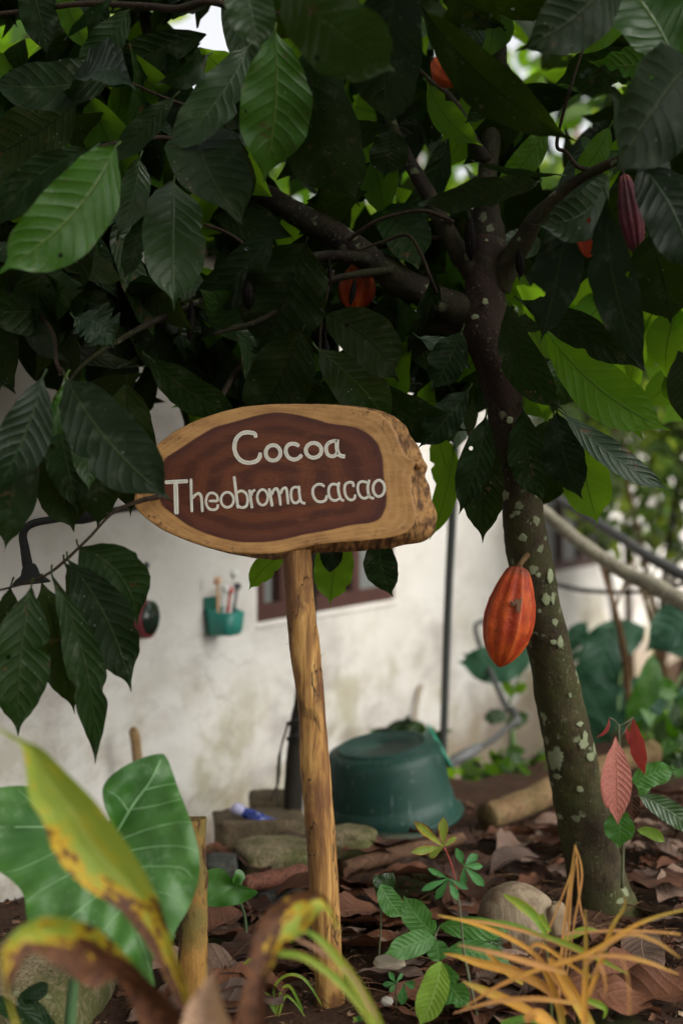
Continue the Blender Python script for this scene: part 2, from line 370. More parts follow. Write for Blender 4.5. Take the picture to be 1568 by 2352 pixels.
BLACKP = simple('black_pipe', (.009, .010, .009), .7, spec=.2, dirt=(.03, .03, .022), dirtamt=.3)
GREYP = simple('grey_pipe', (.045, .045, .042), .45, dirt=(.1, .09, .06))

# ------------------------------------------------------------------ ground
def smooth(a, b, x): t = max(0, min(1, (x-a)/(b-a))); return t*t*(3-2*t)
def yedge(X): return 4.42+1.28*X+.06*math.sin(X*5)
def gz(X, Y):
    z = .035*noise.noise(Vector((X*1.7, Y*1.7, 3)))+.012*noise.noise(Vector((X*7, Y*7, 1)))
    z += .008*noise.noise(Vector((X*22, Y*22, 4)))+.004*noise.noise(Vector((X*60, Y*60, 4)))
    z += .10*smooth(.55, 1.6, X)*smooth(1.5, 3.2, Y)
    d = (Y-yedge(X))*.62
    z -= .62*smooth(-.06, .30, d)
    tb = math.hypot(X-.56, Y-3.25); z += .05*math.exp(-(tb/.22)**2)
    return z
def axis(lo, hi, st, far):
    a = [lo+i*st for i in range(int((hi-lo)/st)+1)]; g = st; x = a[0]; l = []
    while x > -far: g *= 1.5; x -= g; l.append(x)
    r = []; g = st; x = a[-1]
    while x < far: g *= 1.5; x += g; r.append(x)
    return l[::-1]+a+r
xs = axis(-1.4, 2.2, .022, 150); ys = axis(1.6, 5.6, .022, 150)
g = MB(); gv = [Vector((x, y, gz(x, y))) for y in ys for x in xs]; nx = len(xs)
g.add(gv, [(j*nx+i, j*nx+i+1, (j+1)*nx+i+1, (j+1)*nx+i) for j in range(len(ys)-1) for i in range(nx-1)])
m = M('soil'); n1 = m.noise(scale=6, detail=6, rough=.65); n2 = m.noise(scale=130, detail=7, rough=.8); n3 = m.noise(scale=2.2, detail=4)
c = m.mix(m.mr(n1, .3, .7), (.034, .015, .009), (.082, .037, .019)); c = m.mix(m.mr(n2, .4, .75), c, (.13, .068, .036)); c = m.mix(m.mr(n2, .5, .25), c, (.02, .01, .006))
c = m.mix(m.math('MULTIPLY', m.mr(m.math('ADD', n3, m.math('MULTIPLY', n2, .25)), .68, .78), .8), c, (.05, .07, .012))
h = m.math('ADD', m.math('MULTIPLY', n1, .5), n2)
SOIL = m.bsdf(c, .85, m.bump(h, 1, .02), .2)
g.build('ground', SOIL, kind='structure')

# ------------------------------------------------------------------ house wall
def Dw(x): return 4.6/(1-.000627*(x-480))
def Wp(x): D = Dw(x); return Vector(((x-784)/F*D, D, 0))
W0 = Wp(0); WD = (Wp(1300)-W0).normalized(); WN = Vector((WD.y, -WD.x, 0))
WA = math.atan2(WD.y, WD.x)
def ws(x): return (Wp(x)-W0).dot(WD)
def wp(x, y, off=0): D = Dw(x); return P(x, y, D)+WN*off
def wbox(mb, s0, s1, z0, z1, o0, o1, m=0):
    c = W0+WD*((s0+s1)/2)+WN*((o0+o1)/2); c.z = (z0+z1)/2
    box(mb, c, s1-s0, abs(o1-o0), z1-z0, WA, m)
m = M('old_plaster'); ob = m.obj(); z = m.math('SUBTRACT', m.sep(ob)[2], .7)
n1 = m.noise(m.map(ob, (.45, .45, 1)), scale=2.2, detail=6, rough=.6); n2 = m.noise(m.map(ob, (.45, .45, 1)), scale=5, detail=6, rough=.65); n3 = m.noise(scale=30, detail=5)
c = m.mix(m.mr(n1, .35, .7), (.62, .595, .545), (.54, .51, .455))
c = m.mix(m.math('MULTIPLY', m.mr(n2, .48, .68), .4), c, (.36, .31, .26))
low = m.mr(m.math('ADD', z, m.math('MULTIPLY', n2, -.9)), -.42, -.78)
c = m.mix(m.math('MULTIPLY', low, .8), c, (.26, .19, .11))
alg = m.math('MULTIPLY', m.mr(m.noise(m.map(ob, (.8, .8, 1.3)), scale=2.6, detail=6, rough=.65), .47, .62), m.mr(z, .62, .1))
c = m.mix(m.math('MULTIPLY', alg, .6), c, (.25, .22, .10))
drk = m.math('MULTIPLY', m.mr(m.noise(m.map(ob, (.45, .45, 1)), scale=3.0, detail=7, rough=.65), .48, .64), m.mr(z, .80, .25))
c = m.mix(m.math('MULTIPLY', drk, .5), c, (.20, .16, .14))
ckw = m.math('ABSOLUTE', m.math('SUBTRACT', m.noise(m.map(ob, (.5, .5, 1)), scale=1.7, detail=7, rough=.55), .5)); c = m.mix(m.math('MULTIPLY', m.mr(ckw, .006, .001), m.math('MULTIPLY', m.mr(m.noise(scale=1.1), .5, .6), .25)), c, (.14, .11, .08))
PLASTER = m.bsdf(c, .85, m.bump(m.math('ADD', n3, m.math('MULTIPLY', n1, 2)), .35, .006), .25)
house = empty('house', W0+Vector((0, 0, -.7)), 'white plastered house wall with brown stains and brown wooden windows behind the trees', 'house')
wl = MB()
sA, sB = ws(590), ws(905); sC, sD = ws(1243), ws(1390); zs0 = .545; zs1 = 1.32; sE = ws(1568)+3; sS = -3.2
ztop = 1.75
def wall_band(s0, s1, z0, z1): wbox(wl, s0, s1, z0, z1, 0, -.16)
wall_band(sS, sA, -1.2, ztop); wall_band(sA, sB, -1.2, zs0); wall_band(sA, sB, zs1, ztop); wall_band(sB, sC, -1.2, ztop)
wall_band(sC, sD, -1.2, zs0); wall_band(sC, sD, zs1, ztop); wall_band(sD, sE, -1.2, ztop)
wl.build('wall', PLASTER, house, smooth=False)
WOODR = simple('red_brown_window_wood', (.06, .018, .010), .6, .5, 14, dirt=(.03, .012, .008))
GLASS = simple('dusty_window_pane', (.02, .022, .02), .25, .4, 6, dirt=(.08, .08, .075), dirtamt=.5)
GLASSP = simple('pale_curtain_pane', (.15, .16, .15), .4, .3, 6)
DARKIN = simple('dark_room', (.008, .007, .006), .9)
rm = MB(); wbox(rm, sA-.1, sB+.1, zs0-.1, zs1+.1, -.62, -.60); wbox(rm, sC-.1, sD+.1, zs0-.1, zs1+.1, -.62, -.60); rm.build('room_interior', DARKIN, house, smooth=False)
def window(s0, s1, muls, paneM):
    fr = MB()
    wbox(fr, s0, s1, zs0, zs0+.06, -.005, -.085); wbox(fr, s0, s1, zs1-.07, zs1, -.005, -.085)
    for a in [s0]+muls+[s1-.08]: wbox(fr, a, a+.08, zs0+.06, zs1-.07, -.008, -.08)
    w_ = bevel(fr.build('window', WOODR, house, smooth=False), .005)
    ed = [s0]+muls+[s1-.08]
    for i in range(len(ed)-1):
        p = MB(); wbox(p, ed[i]+.08, ed[i+1], zs0+.06, zs1-.07, -.045, -.05); p.build('pane', paneM[i % len(paneM)], w_, smooth=False)
    sl_ = MB(); wbox(sl_, s0-.01, s1+.01, zs0-.025, zs0-.002, .006, -.07); bevel(sl_.build('sill', PLASTER, w_, smooth=False), .008)
window(sA, sB, [ws(650), ws(738), ws(815)], [GLASSP, GLASS, GLASS, GLASSP])
window(sC, sD, [ws(1290), ws(1335)], [GLASSP, GLASSP, GLASS])
rf = MB(); wbox(rf, sS-.3, sE+.3, ztop, ztop+.06, .06, -4.5)
for v in rf.v:
    if (v-W0).dot(WN) < -1: v.z += 1.0
rf.build('roof', simple('rusty_roof_sheet', (.16, .13, .11), .6, dirt=(.16, .07, .03)), house, smooth=False)

# ------------------------------------------------------------------ green holder on wall
TEAL = simple('teal_plastic', (.02, .22, .17), .35, .3, dirt=(.03, .1, .08))
TEALD = simple('dark_teal_plastic', (.012, .11, .075), .4, .3)
hx = 484; hs = ws(484); hD = Dw(484)
def W3(s, z, o): v = W0+WD*s+WN*o; v.z = z; return v
hz = CZ-(1395-1176)/F*hD; hz0 = CZ-(1457-1176)/F*hD
holder = empty('toothbrush_holder', W3(hs, hz0, .02), 'small teal plastic holder full of brushes fixed to the white wall', 'holder')
hb = MB(); ln = .060
sec = []
for zz, k in ((hz0, .8), (hz0+.01, .95), (hz, 1.08), (hz+.002, 1.0), (hz0+.012, .85)):
    ring = []
    for i in range(20):
        t = i/20*2*math.pi; cx = math.copysign(abs(math.cos(t))**.5, math.cos(t)); cy = math.copysign(abs(math.sin(t))**.6, math.sin(t))
        ring.append(W3(hs+cx*ln*k, zz-.014*(1 if cy > 0 else 0)*(zz >= hz-.003), .052+cy*.048*k))
    sec.append(ring)
hb.add([p for r in sec for p in r], [(j*20+i, j*20+(i+1) % 20, (j+1)*20+(i+1) % 20, (j+1)*20+i) for j in range(4) for i in range(20)]+[tuple(range(19, -1, -1)), tuple(80+i for i in range(20))])
hb.build('cup', TEAL, holder)
bp = MB(); wbox(bp, hs-ln*.9, hs+ln*.95, hz-.02, hz+.035, .001, .006); bp.build('back_plate', TEALD, holder, smooth=False)
for i, (ds, h_, lean, col) in enumerate([(-.07, .10, -.03, (.75, .45, .25)), (-.02, .07, .0, (.85, .85, .82)), (.02, .065, .01, (.6, .08, .06)), (.05, .12, .02, (.8, .8, .76)), (.08, .075, .03, (.05, .05, .06))]):
    t = MB(); ds *= .6; b = W3(hs+ds, hz0+.02, .05); e = W3(hs+ds+lean, hz+h_, .06); mid_ = (b+e)/2
    t.add(*tube([tuple(b)+(.004,), tuple(mid_)+(.005,), tuple(e-(e-b)*.15)+(.004,), tuple(e-(e-b)*.12)+(.012,), tuple(e)+(.011,)], 8, 2))
    t.build('brush', simple('brush_plastic_%d' % i, col, .4, .2), holder)
# hanging round brush/mirror
mz = CZ-(1422-1176)/F*Dw(318); msx = ws(318)
mir = empty('hand_mirror', W3(msx, mz, .02), 'round dark hand mirror with red rim and grey handle hanging on the white wall', 'hand mirror')
def disc(mb, s, z, rad, rz, o0, o1, n=28, m=0):
    v = [W3(s+math.cos(i/n*6.2832)*rad, z+math.sin(i/n*6.2832)*rz, o) for o in (o0, o1) for i in range(n)]
    mb.add(v, [(i, (i+1) % n, n+(i+1) % n, n+i) for i in range(n)]+[tuple(range(n-1, -1, -1)), tuple(range(n, 2*n))], m=m)
a = MB(); disc(a, msx, mz, .058, .056, .004, .04); bevel(a.build('rim', simple('red_plastic', (.15, .015, .02), .5), mir), .006)
a = MB(); disc(a, msx, mz+.005, .050, .049, .041, .044); a.build('glass', simple('dark_mirror_glass', (.015, .03, .02), .15), mir)
a = MB(); a.add(*tube([tuple(W3(msx, mz+.055, .02))+(.006,), tuple(W3(msx+.005, mz+.11, .02))+(.004,), tuple(W3(msx+.01, mz+.145, .02))+(.007,), tuple(W3(msx+.012, mz+.16, .02))+(.010,), tuple(W3(msx+.012, mz+.168, .02))+(.003,)], 10, 3)); a.build('handle', simple('grey_handle', (.035, .05, .045), .4), mir)

# lamp on pipe, at the left
lm = empty('outdoor_lamp', P(75, 1340, 2.95), 'black pendant lamp with a bell shade on a bent black pipe at the left', 'lamp')
a = MB(); a.add(*tube(pt((205, 1181, 3.15, 16), (130, 1192, 3.05, 17), (75, 1203, 2.96, 18), (54, 1225, 2.95, 19), (58, 1262, 2.95, 22), (66, 1310, 2.95, 26)), 12, 5)); a.build('pipe_arm', BLACKP, lm)
a = MB(); cpos = [(0, 14), (4, 18), (12, 22), (24, 26), (32, 40), (40, 50), (42, 52), (44, 50), (36, 38), (20, 20)]
a.add(*tube([tuple(P(68+d*.1, 1295+d*1.05, 2.95))+(px(r_, 2.95)*.85,) for d, r_ in cpos], 24, 1, cap=False)); a.build('lamp_shade', BLACKP, lm)
a = MB(); a.add(*tube([tuple(P(215, 1180, 3.17))+(.018,), tuple(P(190, 1183, 3.13))+(.02,), tuple(P(160, 1186, 3.09))+(.017,)], 12, 2)); a.build('pipe_joint', BLACKP, lm)
# pipe continues behind the leaves to the wall
a = MB(); a.add(*tube([tuple(P(205, 1181, 3.15))+(.0078,), tuple(P(260, 1172, 3.5))+(.008,), tuple(wp(330, 1165, .0))+(.008,)], 10, 3)); a.build('wall_pipe', BLACKP, lm)

# ------------------------------------------------------------------ sign
SD = 2.70
def S1(x, y): return (x/4.138+310.0, y/4.138+918.6)
def S2(x, y): return (x/4.138+631.6, y/4.138+918.6)
FRONT = [S1(*p) for p in [(5, 1010), (-5, 940), (40, 760), (110, 580), (200, 440), (380, 300), (600, 190), (850, 110), (1050, 65), (1300, 44)]] + \
 [S2(*p) for p in [(200, 44), (450, 44), (700, 60), (860, 84), (985, 125), (1090, 215), (1150, 310), (1190, 440), (1245, 540), (1345, 598), (1300, 660), (1290, 760), (1300, 900), (1335, 1050), (1325, 1180), (1240, 1270), (1080, 1312), (800, 1340), (500, 1360), (350, 1385), (150, 1430)]] + \
 [S1(*p) for p in [(1330, 1460), (1100, 1465), (900, 1450), (700, 1400), (500, 1335), (300, 1250), (190, 1185), (80, 1100), (30, 1050)]]
BACK = [S1(*p) for p in [(5, 1010), (-5, 930), (40, 750), (110, 570), (200, 432), (380, 294), (600, 184), (850, 104), (1050, 60), (1300, 40)]] + \
 [S2(*p) for p in [(200, 38), (450, 38), (700, 50), (860, 70), (1000, 96), (1150, 168), (1240, 240), (1300, 350), (1370, 470), (1415, 570), (1442, 650), (1435, 760), (1470, 880), (1500, 1000), (1536, 1090), (1530, 1230), (1450, 1340), (1200, 1390), (900, 1430), (700, 1440), (400, 1450), (200, 1500)]] + \
 [S1(*p) for p in [(1330, 1518), (1150, 1505), (1000, 1482), (850, 1450), (700, 1408), (500, 1342), (300, 1256), (190, 1190), (80, 1104), (30, 1054)]]
HEART = [S1(*p) for p in [(232, 940), (265, 1010), (380, 1100), (500, 1190), (650, 1260), (800, 1310), (1000, 1352), (1200, 1352), (1330, 1338)]] + \
 [S2(*p) for p in [(100, 1320), (300, 1272), (500, 1240), (650, 1205), (750, 1180), (900, 1172), (1000, 1130), (1050, 1020), (1060, 920), (1042, 800), (1030, 720), (1020, 550), (980, 420), (900, 330), (780, 262), (650, 240), (520, 230), (420, 195), (250, 150), (100, 125), (0, 116)]] + \
 [S1(*p) for p in [(1150, 150), (980, 200), (750, 260), (600, 350), (450, 450), (290, 550), (230, 700), (215, 850)]]
CC = S1(1250, 760)
def ray(poly, an):
    dx, dy = math.cos(an), math.sin(an); best = 0
    n = len(poly)
    for i in range(n):
        x1, y1 = poly[i][0]-CC[0], poly[i][1]-CC[1]; x2, y2 = poly[(i+1) % n][0]-CC[0], poly[(i+1) % n][1]-CC[1]
        ex, ey = x2-x1, y2-y1; den = dx*ey-dy*ex
        if abs(den) < 1e-9: continue
        t = (x1*ey-y1*ex)/den; s = (x1*dy-y1*dx)/den
        if t > 0 and -1e-6 <= s <= 1+1e-6: best = max(best, t)
    return best
NA = 260
# angles spaced so that samples are even along the long ellipse
AN = [math.atan2(.38*math.sin(i/NA*2*math.pi), math.cos(i/NA*2*math.pi)) for i in range(NA)]
def smoothlist(l, k=2):
    for _ in range(k): l = [(l[i-1]+2*l[i]+l[(i+1) % len(l)])/4 for i in range(len(l))]
    return l
RF = smoothlist([ray(FRONT, a) for a in AN]); RB = smoothlist([ray(BACK, a) for a in AN]); RH = smoothlist([ray(HEART, a) for a in AN], 3)
RB = [max(b, f+.5) for b, f in zip(RB, RF)]
rings = [(k/14*1.0, 'h') for k in range(1, 15)]
sv = [P(CC[0], CC[1], SD)]; suv = [(0, 0)]; sr = [0.0]; se = [0.0]
def ringpts(fn):
    for i, a in enumerate(AN):
        r, D, rg, e = fn(i, a)
        x, y = CC[0]+math.cos(a)*r, CC[1]+math.sin(a)*r
        sv.append(P(x, y, D)); suv.append(((x-CC[0])/1000, (y-CC[1])/1000)); sr.append(rg); se.append(e)
nr_ = 0
for k in range(1, 15): ringpts(lambda i, a: (RH[i]*k/14, SD, k/14, 0)); nr_ += 1
for k in range(1, 9):
    def fn(i, a, k=k):
        t = k/9; r = RH[i]+(RF[i]-RH[i])*t
        return r, SD+(.0015*noise.noise(Vector((math.cos(a)*r*.03, math.sin(a)*r*.03, 2)))*t), 1+t, 0
    ringpts(fn); nr_ += 1
ringpts(lambda i, a: (RF[i]*.995-1.2, SD+.0002, 1.92, .0)); nr_ += 1
ringpts(lambda i, a: (RF[i]-.2, SD+.0012, 1.97, .25)); nr_ += 1
ringpts(lambda i, a: (RF[i]+.5, SD+.0035, 2, 1)); nr_ += 1
for k in range(1, 13):
    def fn(i, a, k=k):
        t = k/12; bul = (RB[i]-RF[i])
        r = RF[i]+bul*(t**.8); rr = r+min(bul, 40)*.16*noise.noise(Vector((math.cos(a)*r*.03, math.sin(a)*r*.045, t*3)))+1.2*noise.noise(Vector((math.cos(a)*r*.12, math.sin(a)*r*.12, t*2)))*min(1, bul/15)
        rr = RF[i]+.5+max(0, rr-RF[i]-.5)
        return rr, SD+.0035+.055*t, 2+t, 1
    ringpts(fn); nr_ += 1
ringpts(lambda i, a: (RB[i]-3, SD+.062, 3, 1)); nr_ += 1
sf = [(0, 1+(i+1) % NA, 1+i) for i in range(NA)]
for r in range(nr_-1):
    for i in range(NA): j = (i+1) % NA; sf.append((1+r*NA+i, 1+r*NA+j, 1+(r+1)*NA+j, 1+(r+1)*NA+i))
sv.append(P(CC[0], CC[1], SD+.062)); suv.append((0, 0)); sr.append(3.0); se.append(1.0); cb = len(sv)-1; b0 = 1+(nr_-1)*NA
sf += [(cb, b0+i, b0+(i+1) % NA) for i in range(NA)]
sg = empty('wooden_sign', P(752, 2290, 2.703), 'natural edge wooden slice sign with painted Cocoa name on a peeled wooden post', 'sign')
sm = MB(); sm.add(sv, sf, suv, {'ring': sr, 'edge': se})
m = M('sign_wood'); ob = m.obj(); rg = m.attr('ring'); ed = m.attr('edge')
nl = m.noise(m.map(ob, (1, 1, 2.2)), scale=9, detail=4, dist=.6); nf = m.noise(scale=330, detail=5, rough=.75); nb = m.noise(m.map(ob, (1, 1, 3)), scale=14, detail=5, rough=.65)
rr_ = m.math('ADD', rg, m.math('MULTIPLY', m.math('SUBTRACT', nl, .5), .22))
wv = m.math('SINE', m.math('MULTIPLY', rr_, 120.0)); wv2 = m.math('SINE', m.math('MULTIPLY', rr_, 23.0))
heart = m.mix(m.mr(wv2, -1, 1), (.062, .014, .0045), (.120, .032, .009))
heart = m.mix(m.math('MULTIPLY', m.mr(wv, -.2, 1), .25), heart, (.045, .012, .007))
heart = m.mix(m.math('MULTIPLY', m.mr(nb, .48, .72), .55), heart, (.17, .052, .016))
fs = m.noise(m.map(ob, (1, 1, 12)), scale=26, detail=5, rough=.7, dist=.4); heart = m.mix(m.math('MULTIPLY', m.mr(fs, .5, .7), .5), heart, (.03, .008, .004))
heart = m.mix(m.math('MULTIPLY', m.mr(rg, .75, 1.0), .55), heart, (.055, .014, .012))
sap = m.mix(m.mr(nb, .35, .7), (.44, .235, .080), (.28, .14, .045)); sap = m.mix(m.math('MULTIPLY', m.mr(wv2, -.2, 1), .25), sap, (.52, .30, .13))
sp = m.math('MULTIPLY', m.mr(m.noise(scale=70, detail=5, rough=.75), .54, .64), m.mr(rg, 1.15, 1.75)); sp = m.math('MULTIPLY', sp, m.mr(m.noise(scale=8, detail=3), .42, .6))
sap = m.mix(m.math('MULTIPLY', m.mr(nf, .5, .75), .35), sap, (.2, .1, .035)); sap = m.mix(m.math('MULTIPLY', sp, .85), sap, (.035, .02, .012))
hm = m.mr(m.math('ADD', rg, m.math('MULTIPLY', m.math('SUBTRACT', nf, .5), .05)), .985, 1.035)
col = m.mix(hm, heart, sap)
# crack lines
ck = m.math('ABSOLUTE', m.math('SUBTRACT', m.noise(m.map(ob, (1.3, 1, 9)), scale=1.9, detail=3), .5)); ck = m.math('MULTIPLY', m.mr(ck, .004, .0), m.mr(m.noise(scale=7), .55, .6))
col = m.mix(m.math('MULTIPLY', ck, .5), col, (.02, .008, .005))
st = m.noise(m.map(ob, (30, 3, 14), rot=(0, 0, .5)), scale=3, detail=6, rough=.7)
side = m.mix(m.mr(st, .38, .62), (.085, .038, .014), (.36, .19, .065)); side = m.mix(m.math('MULTIPLY', m.mr(nb, .58, .72), .6), side, (.05, .03, .016))
col = m.mix(ed, col, side)
h = m.math('ADD', m.math('MULTIPLY', nf, .4), m.math('MULTIPLY', m.math('MULTIPLY', st, ed), 3.0))
SIGN = m.bsdf(col, m.math('ADD', m.math('ADD', .27, m.math('MULTIPLY', nf, .25)), m.math('MULTIPLY', ed, .3)), m.bump(h, .35, .004), .3)
board = sm.build('board', SIGN, sg)
# knob on the right edge
a = MB()
kv = []; kf = []
kc = P(*S2(1355, 610), SD+.022)
for i in range(11):
    for j in range(18):
        t = i/10*math.pi; p_ = j/18*2*math.pi; n_ = Vector((math.sin(t)*math.cos(p_), math.cos(t), math.sin(t)*math.sin(p_)))
        kv.append(kc+Vector((n_.x*.0135, n_.y*.020, n_.z*.010))*(1+.25*noise.noise(n_*2)))
kf = [(i*18+j, i*18+(j+1) % 18, (i+1)*18+(j+1) % 18, (i+1)*18+j) for i in range(10) for j in range(18)]
a.add(kv, kf, None, {'ring': 1.7, 'edge': .45}); a.build('knot', SIGN, board)
# lettering
TX = MB()
def stroke(pts, w, M_=S1, closed=False, sub=6, taper=True):
    q = pts[:]
    if closed: q = q+q[:3]
    q = catmull(q, sub)
    if closed: q = q[sub:sub*(len(pts)+1)+1]
    n = len(q); v = []; uv = []; f = []; ph = ru(0, 100)
    for i, p in enumerate(q):
        a_, b_2 = q[max(i-1, 0)], q[min(i+1, n-1)]
        tx, ty = b_2[0]-a_[0], b_2[1]-a_[1]; l = math.hypot(tx, ty) or 1; nx_, ny_ = -ty/l, tx/l
        ww = w*.5*(1+.10*noise.noise(Vector((i*.35, ph, 0))))
        if not closed:
            e = min(i, n-1-i)/max(1, n-1); ww *= min(1, .72+e*5)
        for k, s in enumerate((-1, -.8, 0, .8, 1)):
            x, y = M_(p[0]+nx_*s*ww, p[1]+ny_*s*ww); v.append(P(x, y, SD-(.0005 if abs(s) == 1 else .0006))); uv.append((i/8+ph, .5+.5*s))
    for i in range(n-1):
        for k in range(4): f.append((i*5+k, i*5+k+1, (i+1)*5+k+1, (i+1)*5+k))
    TX.add(v, f, uv)
def ell(cx, cy, rx, ry, n=14, rot=0):
    return [(cx+rx*math.cos(i/n*6.2832+.3), cy+ry*math.sin(i/n*6.2832+.3)) for i in range(n)]
stroke([(1150, 358), (1138, 322), (1105, 312), (1060, 308), (1005, 325), (962, 372), (945, 440), (955, 505), (988, 558), (1032, 588), (1090, 597), (1150, 582), (1183, 548), (1190, 500)], 37)
stroke(ell(1312, 503, 70, 73), 34, closed=True)
stroke([(228, 440), (195, 420), (145, 418), (110, 448), (103, 498), (128, 545), (178, 567), (225, 552), (254, 520)], 34, S2)
stroke(ell(366, 479, 74, 70), 34, S2, closed=True)
stroke([(592, 388), (545, 392), (502, 415), (484, 460), (497, 512), (532, 535), (570, 528), (592, 498)], 32, S2)
stroke([(590, 374), (586, 440), (596, 500), (625, 532), (665, 537)], 36, S2)
stroke([(285, 783), (400, 777), (505, 772)], 34); stroke([(388, 792), (392, 940), (396, 1086)], 42)
stroke([(533, 748), (536, 900), (542, 1066)], 24); stroke([(546, 935), (582, 897), (614, 892), (633, 935), (641, 1066)], 24)
stroke([(702, 960), (745, 960), (784, 956), (780, 912), (748, 887), (708, 888), (682, 925), (676, 980), (700, 1030), (745, 1044), (780, 1030), (788, 992)], 22)
stroke(ell(878, 949, 60, 72), 22, closed=True)
stroke([(942, 725), (957, 850), (979, 1030)], 25); stroke([(966, 884), (1010, 864), (1054, 888), (1071, 950), (1057, 1008), (1016, 1024), (982, 1008)], 23)
stroke([(1088, 852), (1100, 940), (1113, 1030)], 25); stroke([(1105, 908), (1116, 872), (1143, 854)], 22)
stroke(ell(1212, 926, 50, 74), 22, closed=True)
stroke([(1275, 840), (1290, 930), (1304, 1012)], 26); stroke([(1295, 905), (1318, 857), (1348, 844), (1370, 900), (1383, 1004)], 24); stroke([(1380, 895), (1403, 847), (1434, 838), (1446, 890), (1455, 992)], 24)
stroke([(222, 832), (182, 830), (155, 860), (154, 930), (176, 974), (210, 976), (230, 950)], 22, S2); stroke([(227, 816), (230, 880), (240, 950), (260, 976), (288, 984)], 24, S2)
stroke([(470, 826), (438, 802), (392, 808), (360, 848), (363, 910), (394, 958), (440, 968), (480, 950), (491, 905)], 24, S2)
stroke([(592, 806), (546, 800), (514, 830), (509, 890), (530, 940), (570, 956), (612, 938)], 23, S2); stroke([(607, 780), (599, 840), (612, 910), (630, 947), (655, 957)], 24, S2)
stroke([(745, 828), (737, 787), (696, 784), (664, 810), (661, 870), (680, 925), (716, 950), (750, 940), (762, 898)], 23, S2)
stroke([(882, 788), (832, 775), (795, 792), (785, 840), (800, 900), (836, 934), (876, 924), (896, 890)], 23, S2); stroke([(896, 758), (881, 820), (886, 890), (906, 926), (942, 936)], 24, S2)
stroke(ell(985, 840, 55, 77), 24, S2, closed=True)
m = M('sign_paint'); uvv = m.uvc(); s1 = m.noise(m.map(uvv, (.7, 9, 1)), scale=3, detail=3)
avv = m.math('ABSOLUTE', m.math('SUBTRACT', m.sep(uvv)[1], .5))
c = m.mix(m.mr(s1, .40, .60), (.74, .71, .60), (.34, .35, .31)); c = m.mix(m.mr(avv, .26, .40), c, (.80, .77, .66))
TX.build('lettering', m.bsdf(c, .6, None, .25), board, smooth=False)
# post
m = M('peeled_wood'); ob = m.obj(); uvv = m.uvc()
g1 = m.noise(m.map(ob, (11, 11, 1.1)), scale=3.2, detail=6, rough=.6, dist=.8); g2 = m.noise(m.map(ob, (60, 60, 6)), scale=4, detail=6, rough=.75); g3 = m.noise(m.map(ob, (1, 1, .45)), scale=13, detail=4, dist=.5)
c = m.ramp(g1, [(.30, (.085, .034, .011)), (.43, (.22, .10, .026)), (.52, (.39, .20, .052)), (.64, (.53, .31, .095))])
c = m.mix(m.math('MULTIPLY', m.mr(g3, .50, .62), .85), c, (.12, .045, .014))
c = m.mix(m.math('MULTIPLY', m.mr(g2, .55, .75), .5), c, (.06, .025, .01))
ck = m.math('ABSOLUTE', m.math('SUBTRACT', m.noise(m.map(ob, (6, 6, 1.3)), scale=2.4, detail=4), .5)); ckm = m.mr(ck, .008, .001)
c = m.mix(m.math('MULTIPLY', ckm, .8), c, (.03, .014, .007))
POSTM = m.bsdf(c, .6, m.bump(m.math('SUBTRACT', m.math('ADD', g1, g2), m.math('MULTIPLY', ckm, .6)), .8, .005), .35)
a = MB(); a.add(*tube(pt((681, 1262, 2.735, 66), (685, 1330, 2.733, 67), (690, 1400, 2.73, 67), (701, 1500, 2.725, 70), (715, 1610, 2.72, 62), (720, 1700, 2.717, 66), (727, 1800, 2.713, 69), (735, 1900, 2.71, 67), (742, 2000, 2.707, 67), (748, 2120, 2.705, 66), (755, 2240, 2.703, 66), (759, 2330, 2.70, 66)), 28, 7, .07, 16, seed=3))
a.build('post', POSTM, sg)
a = MB()
for k in range(26):
    t = ru(0, 1); y = 1300+t*850; xL = 650+(y-1270)*.078; xx = xL+random.choice([-1, 66+ru(0, 3)])+ru(-1, 1); D = 2.72+(0)
    a.add(*tube(pt((xx, y, D, .9), (xx+ru(-6, 6), y+ru(-8, 8), D-.01, .7), (xx+ru(-10, 10), y+ru(-12, 14), D-.012, .4)), 4, 3))
for k in range(6):
    y = 1620+k*4; a.add(*tube(pt((684, y-20+k*3, 2.705, 1), (705, y+8, 2.69, 1), (724, y+12+k, 2.69, .9), (733+k, y+30+k*3, 2.695, .6)), 4, 4))
a.build('bark_fibres', TWIG, sg, kind='stuff')

# ------------------------------------------------------------------ cocoa tree
TB = P(1390, 2095, 3.25)
tree = empty('cocoa_tree', TB, 'cocoa tree with leaning mossy trunk, red pods and big dark drooping leaves', 'tree')
TR = [(1400, 2150, 3.24, 190), (1390, 2085, 3.24, 146), (1367, 2010, 3.24, 132), (1343, 1900, 3.23, 124), (1322, 1800, 3.22, 119), (1304, 1700, 3.2, 113), (1282, 1600, 3.18, 106), (1263, 1500, 3.15, 98), (1239, 1400, 3.12, 101), (1216, 1300, 3.1, 100), (1203, 1200, 3.08, 95), (1187, 1100, 3.06, 92), (1170, 1000, 3.04, 90), (1155, 900, 3.02, 92), (1130, 810, 3.0, 98), (1112, 745, 3.0, 110), (1112, 690, 3.0, 96), (1114, 620, 3.0, 82), (1118, 560, 3.02, 82)]
TR2 = [(1112, 700, 3.0, 70), (1114, 620, 3.0, 78), (1118, 560, 3.02, 78), (1118, 500, 3.03, 70), (1115, 430, 3.05, 50), (1124, 360, 3.07, 46), (1132, 290, 3.1, 44), (1142, 220, 3.12, 36), (1150, 130, 3.15, 28), (1140, 0, 3.2, 28), (1120, -200, 3.2, 22)]
a = MB()
def knobs(L, an): return 1+.05*max(0, math.sin(L*23+math.sin(an)*2))*max(0, math.cos(an*2+L*7))
a.add(*tube(pt(*TR), 36, 8, .10, 14, seed=1, ridge=knobs)); trunk = a.build('trunk', BARK, tree)
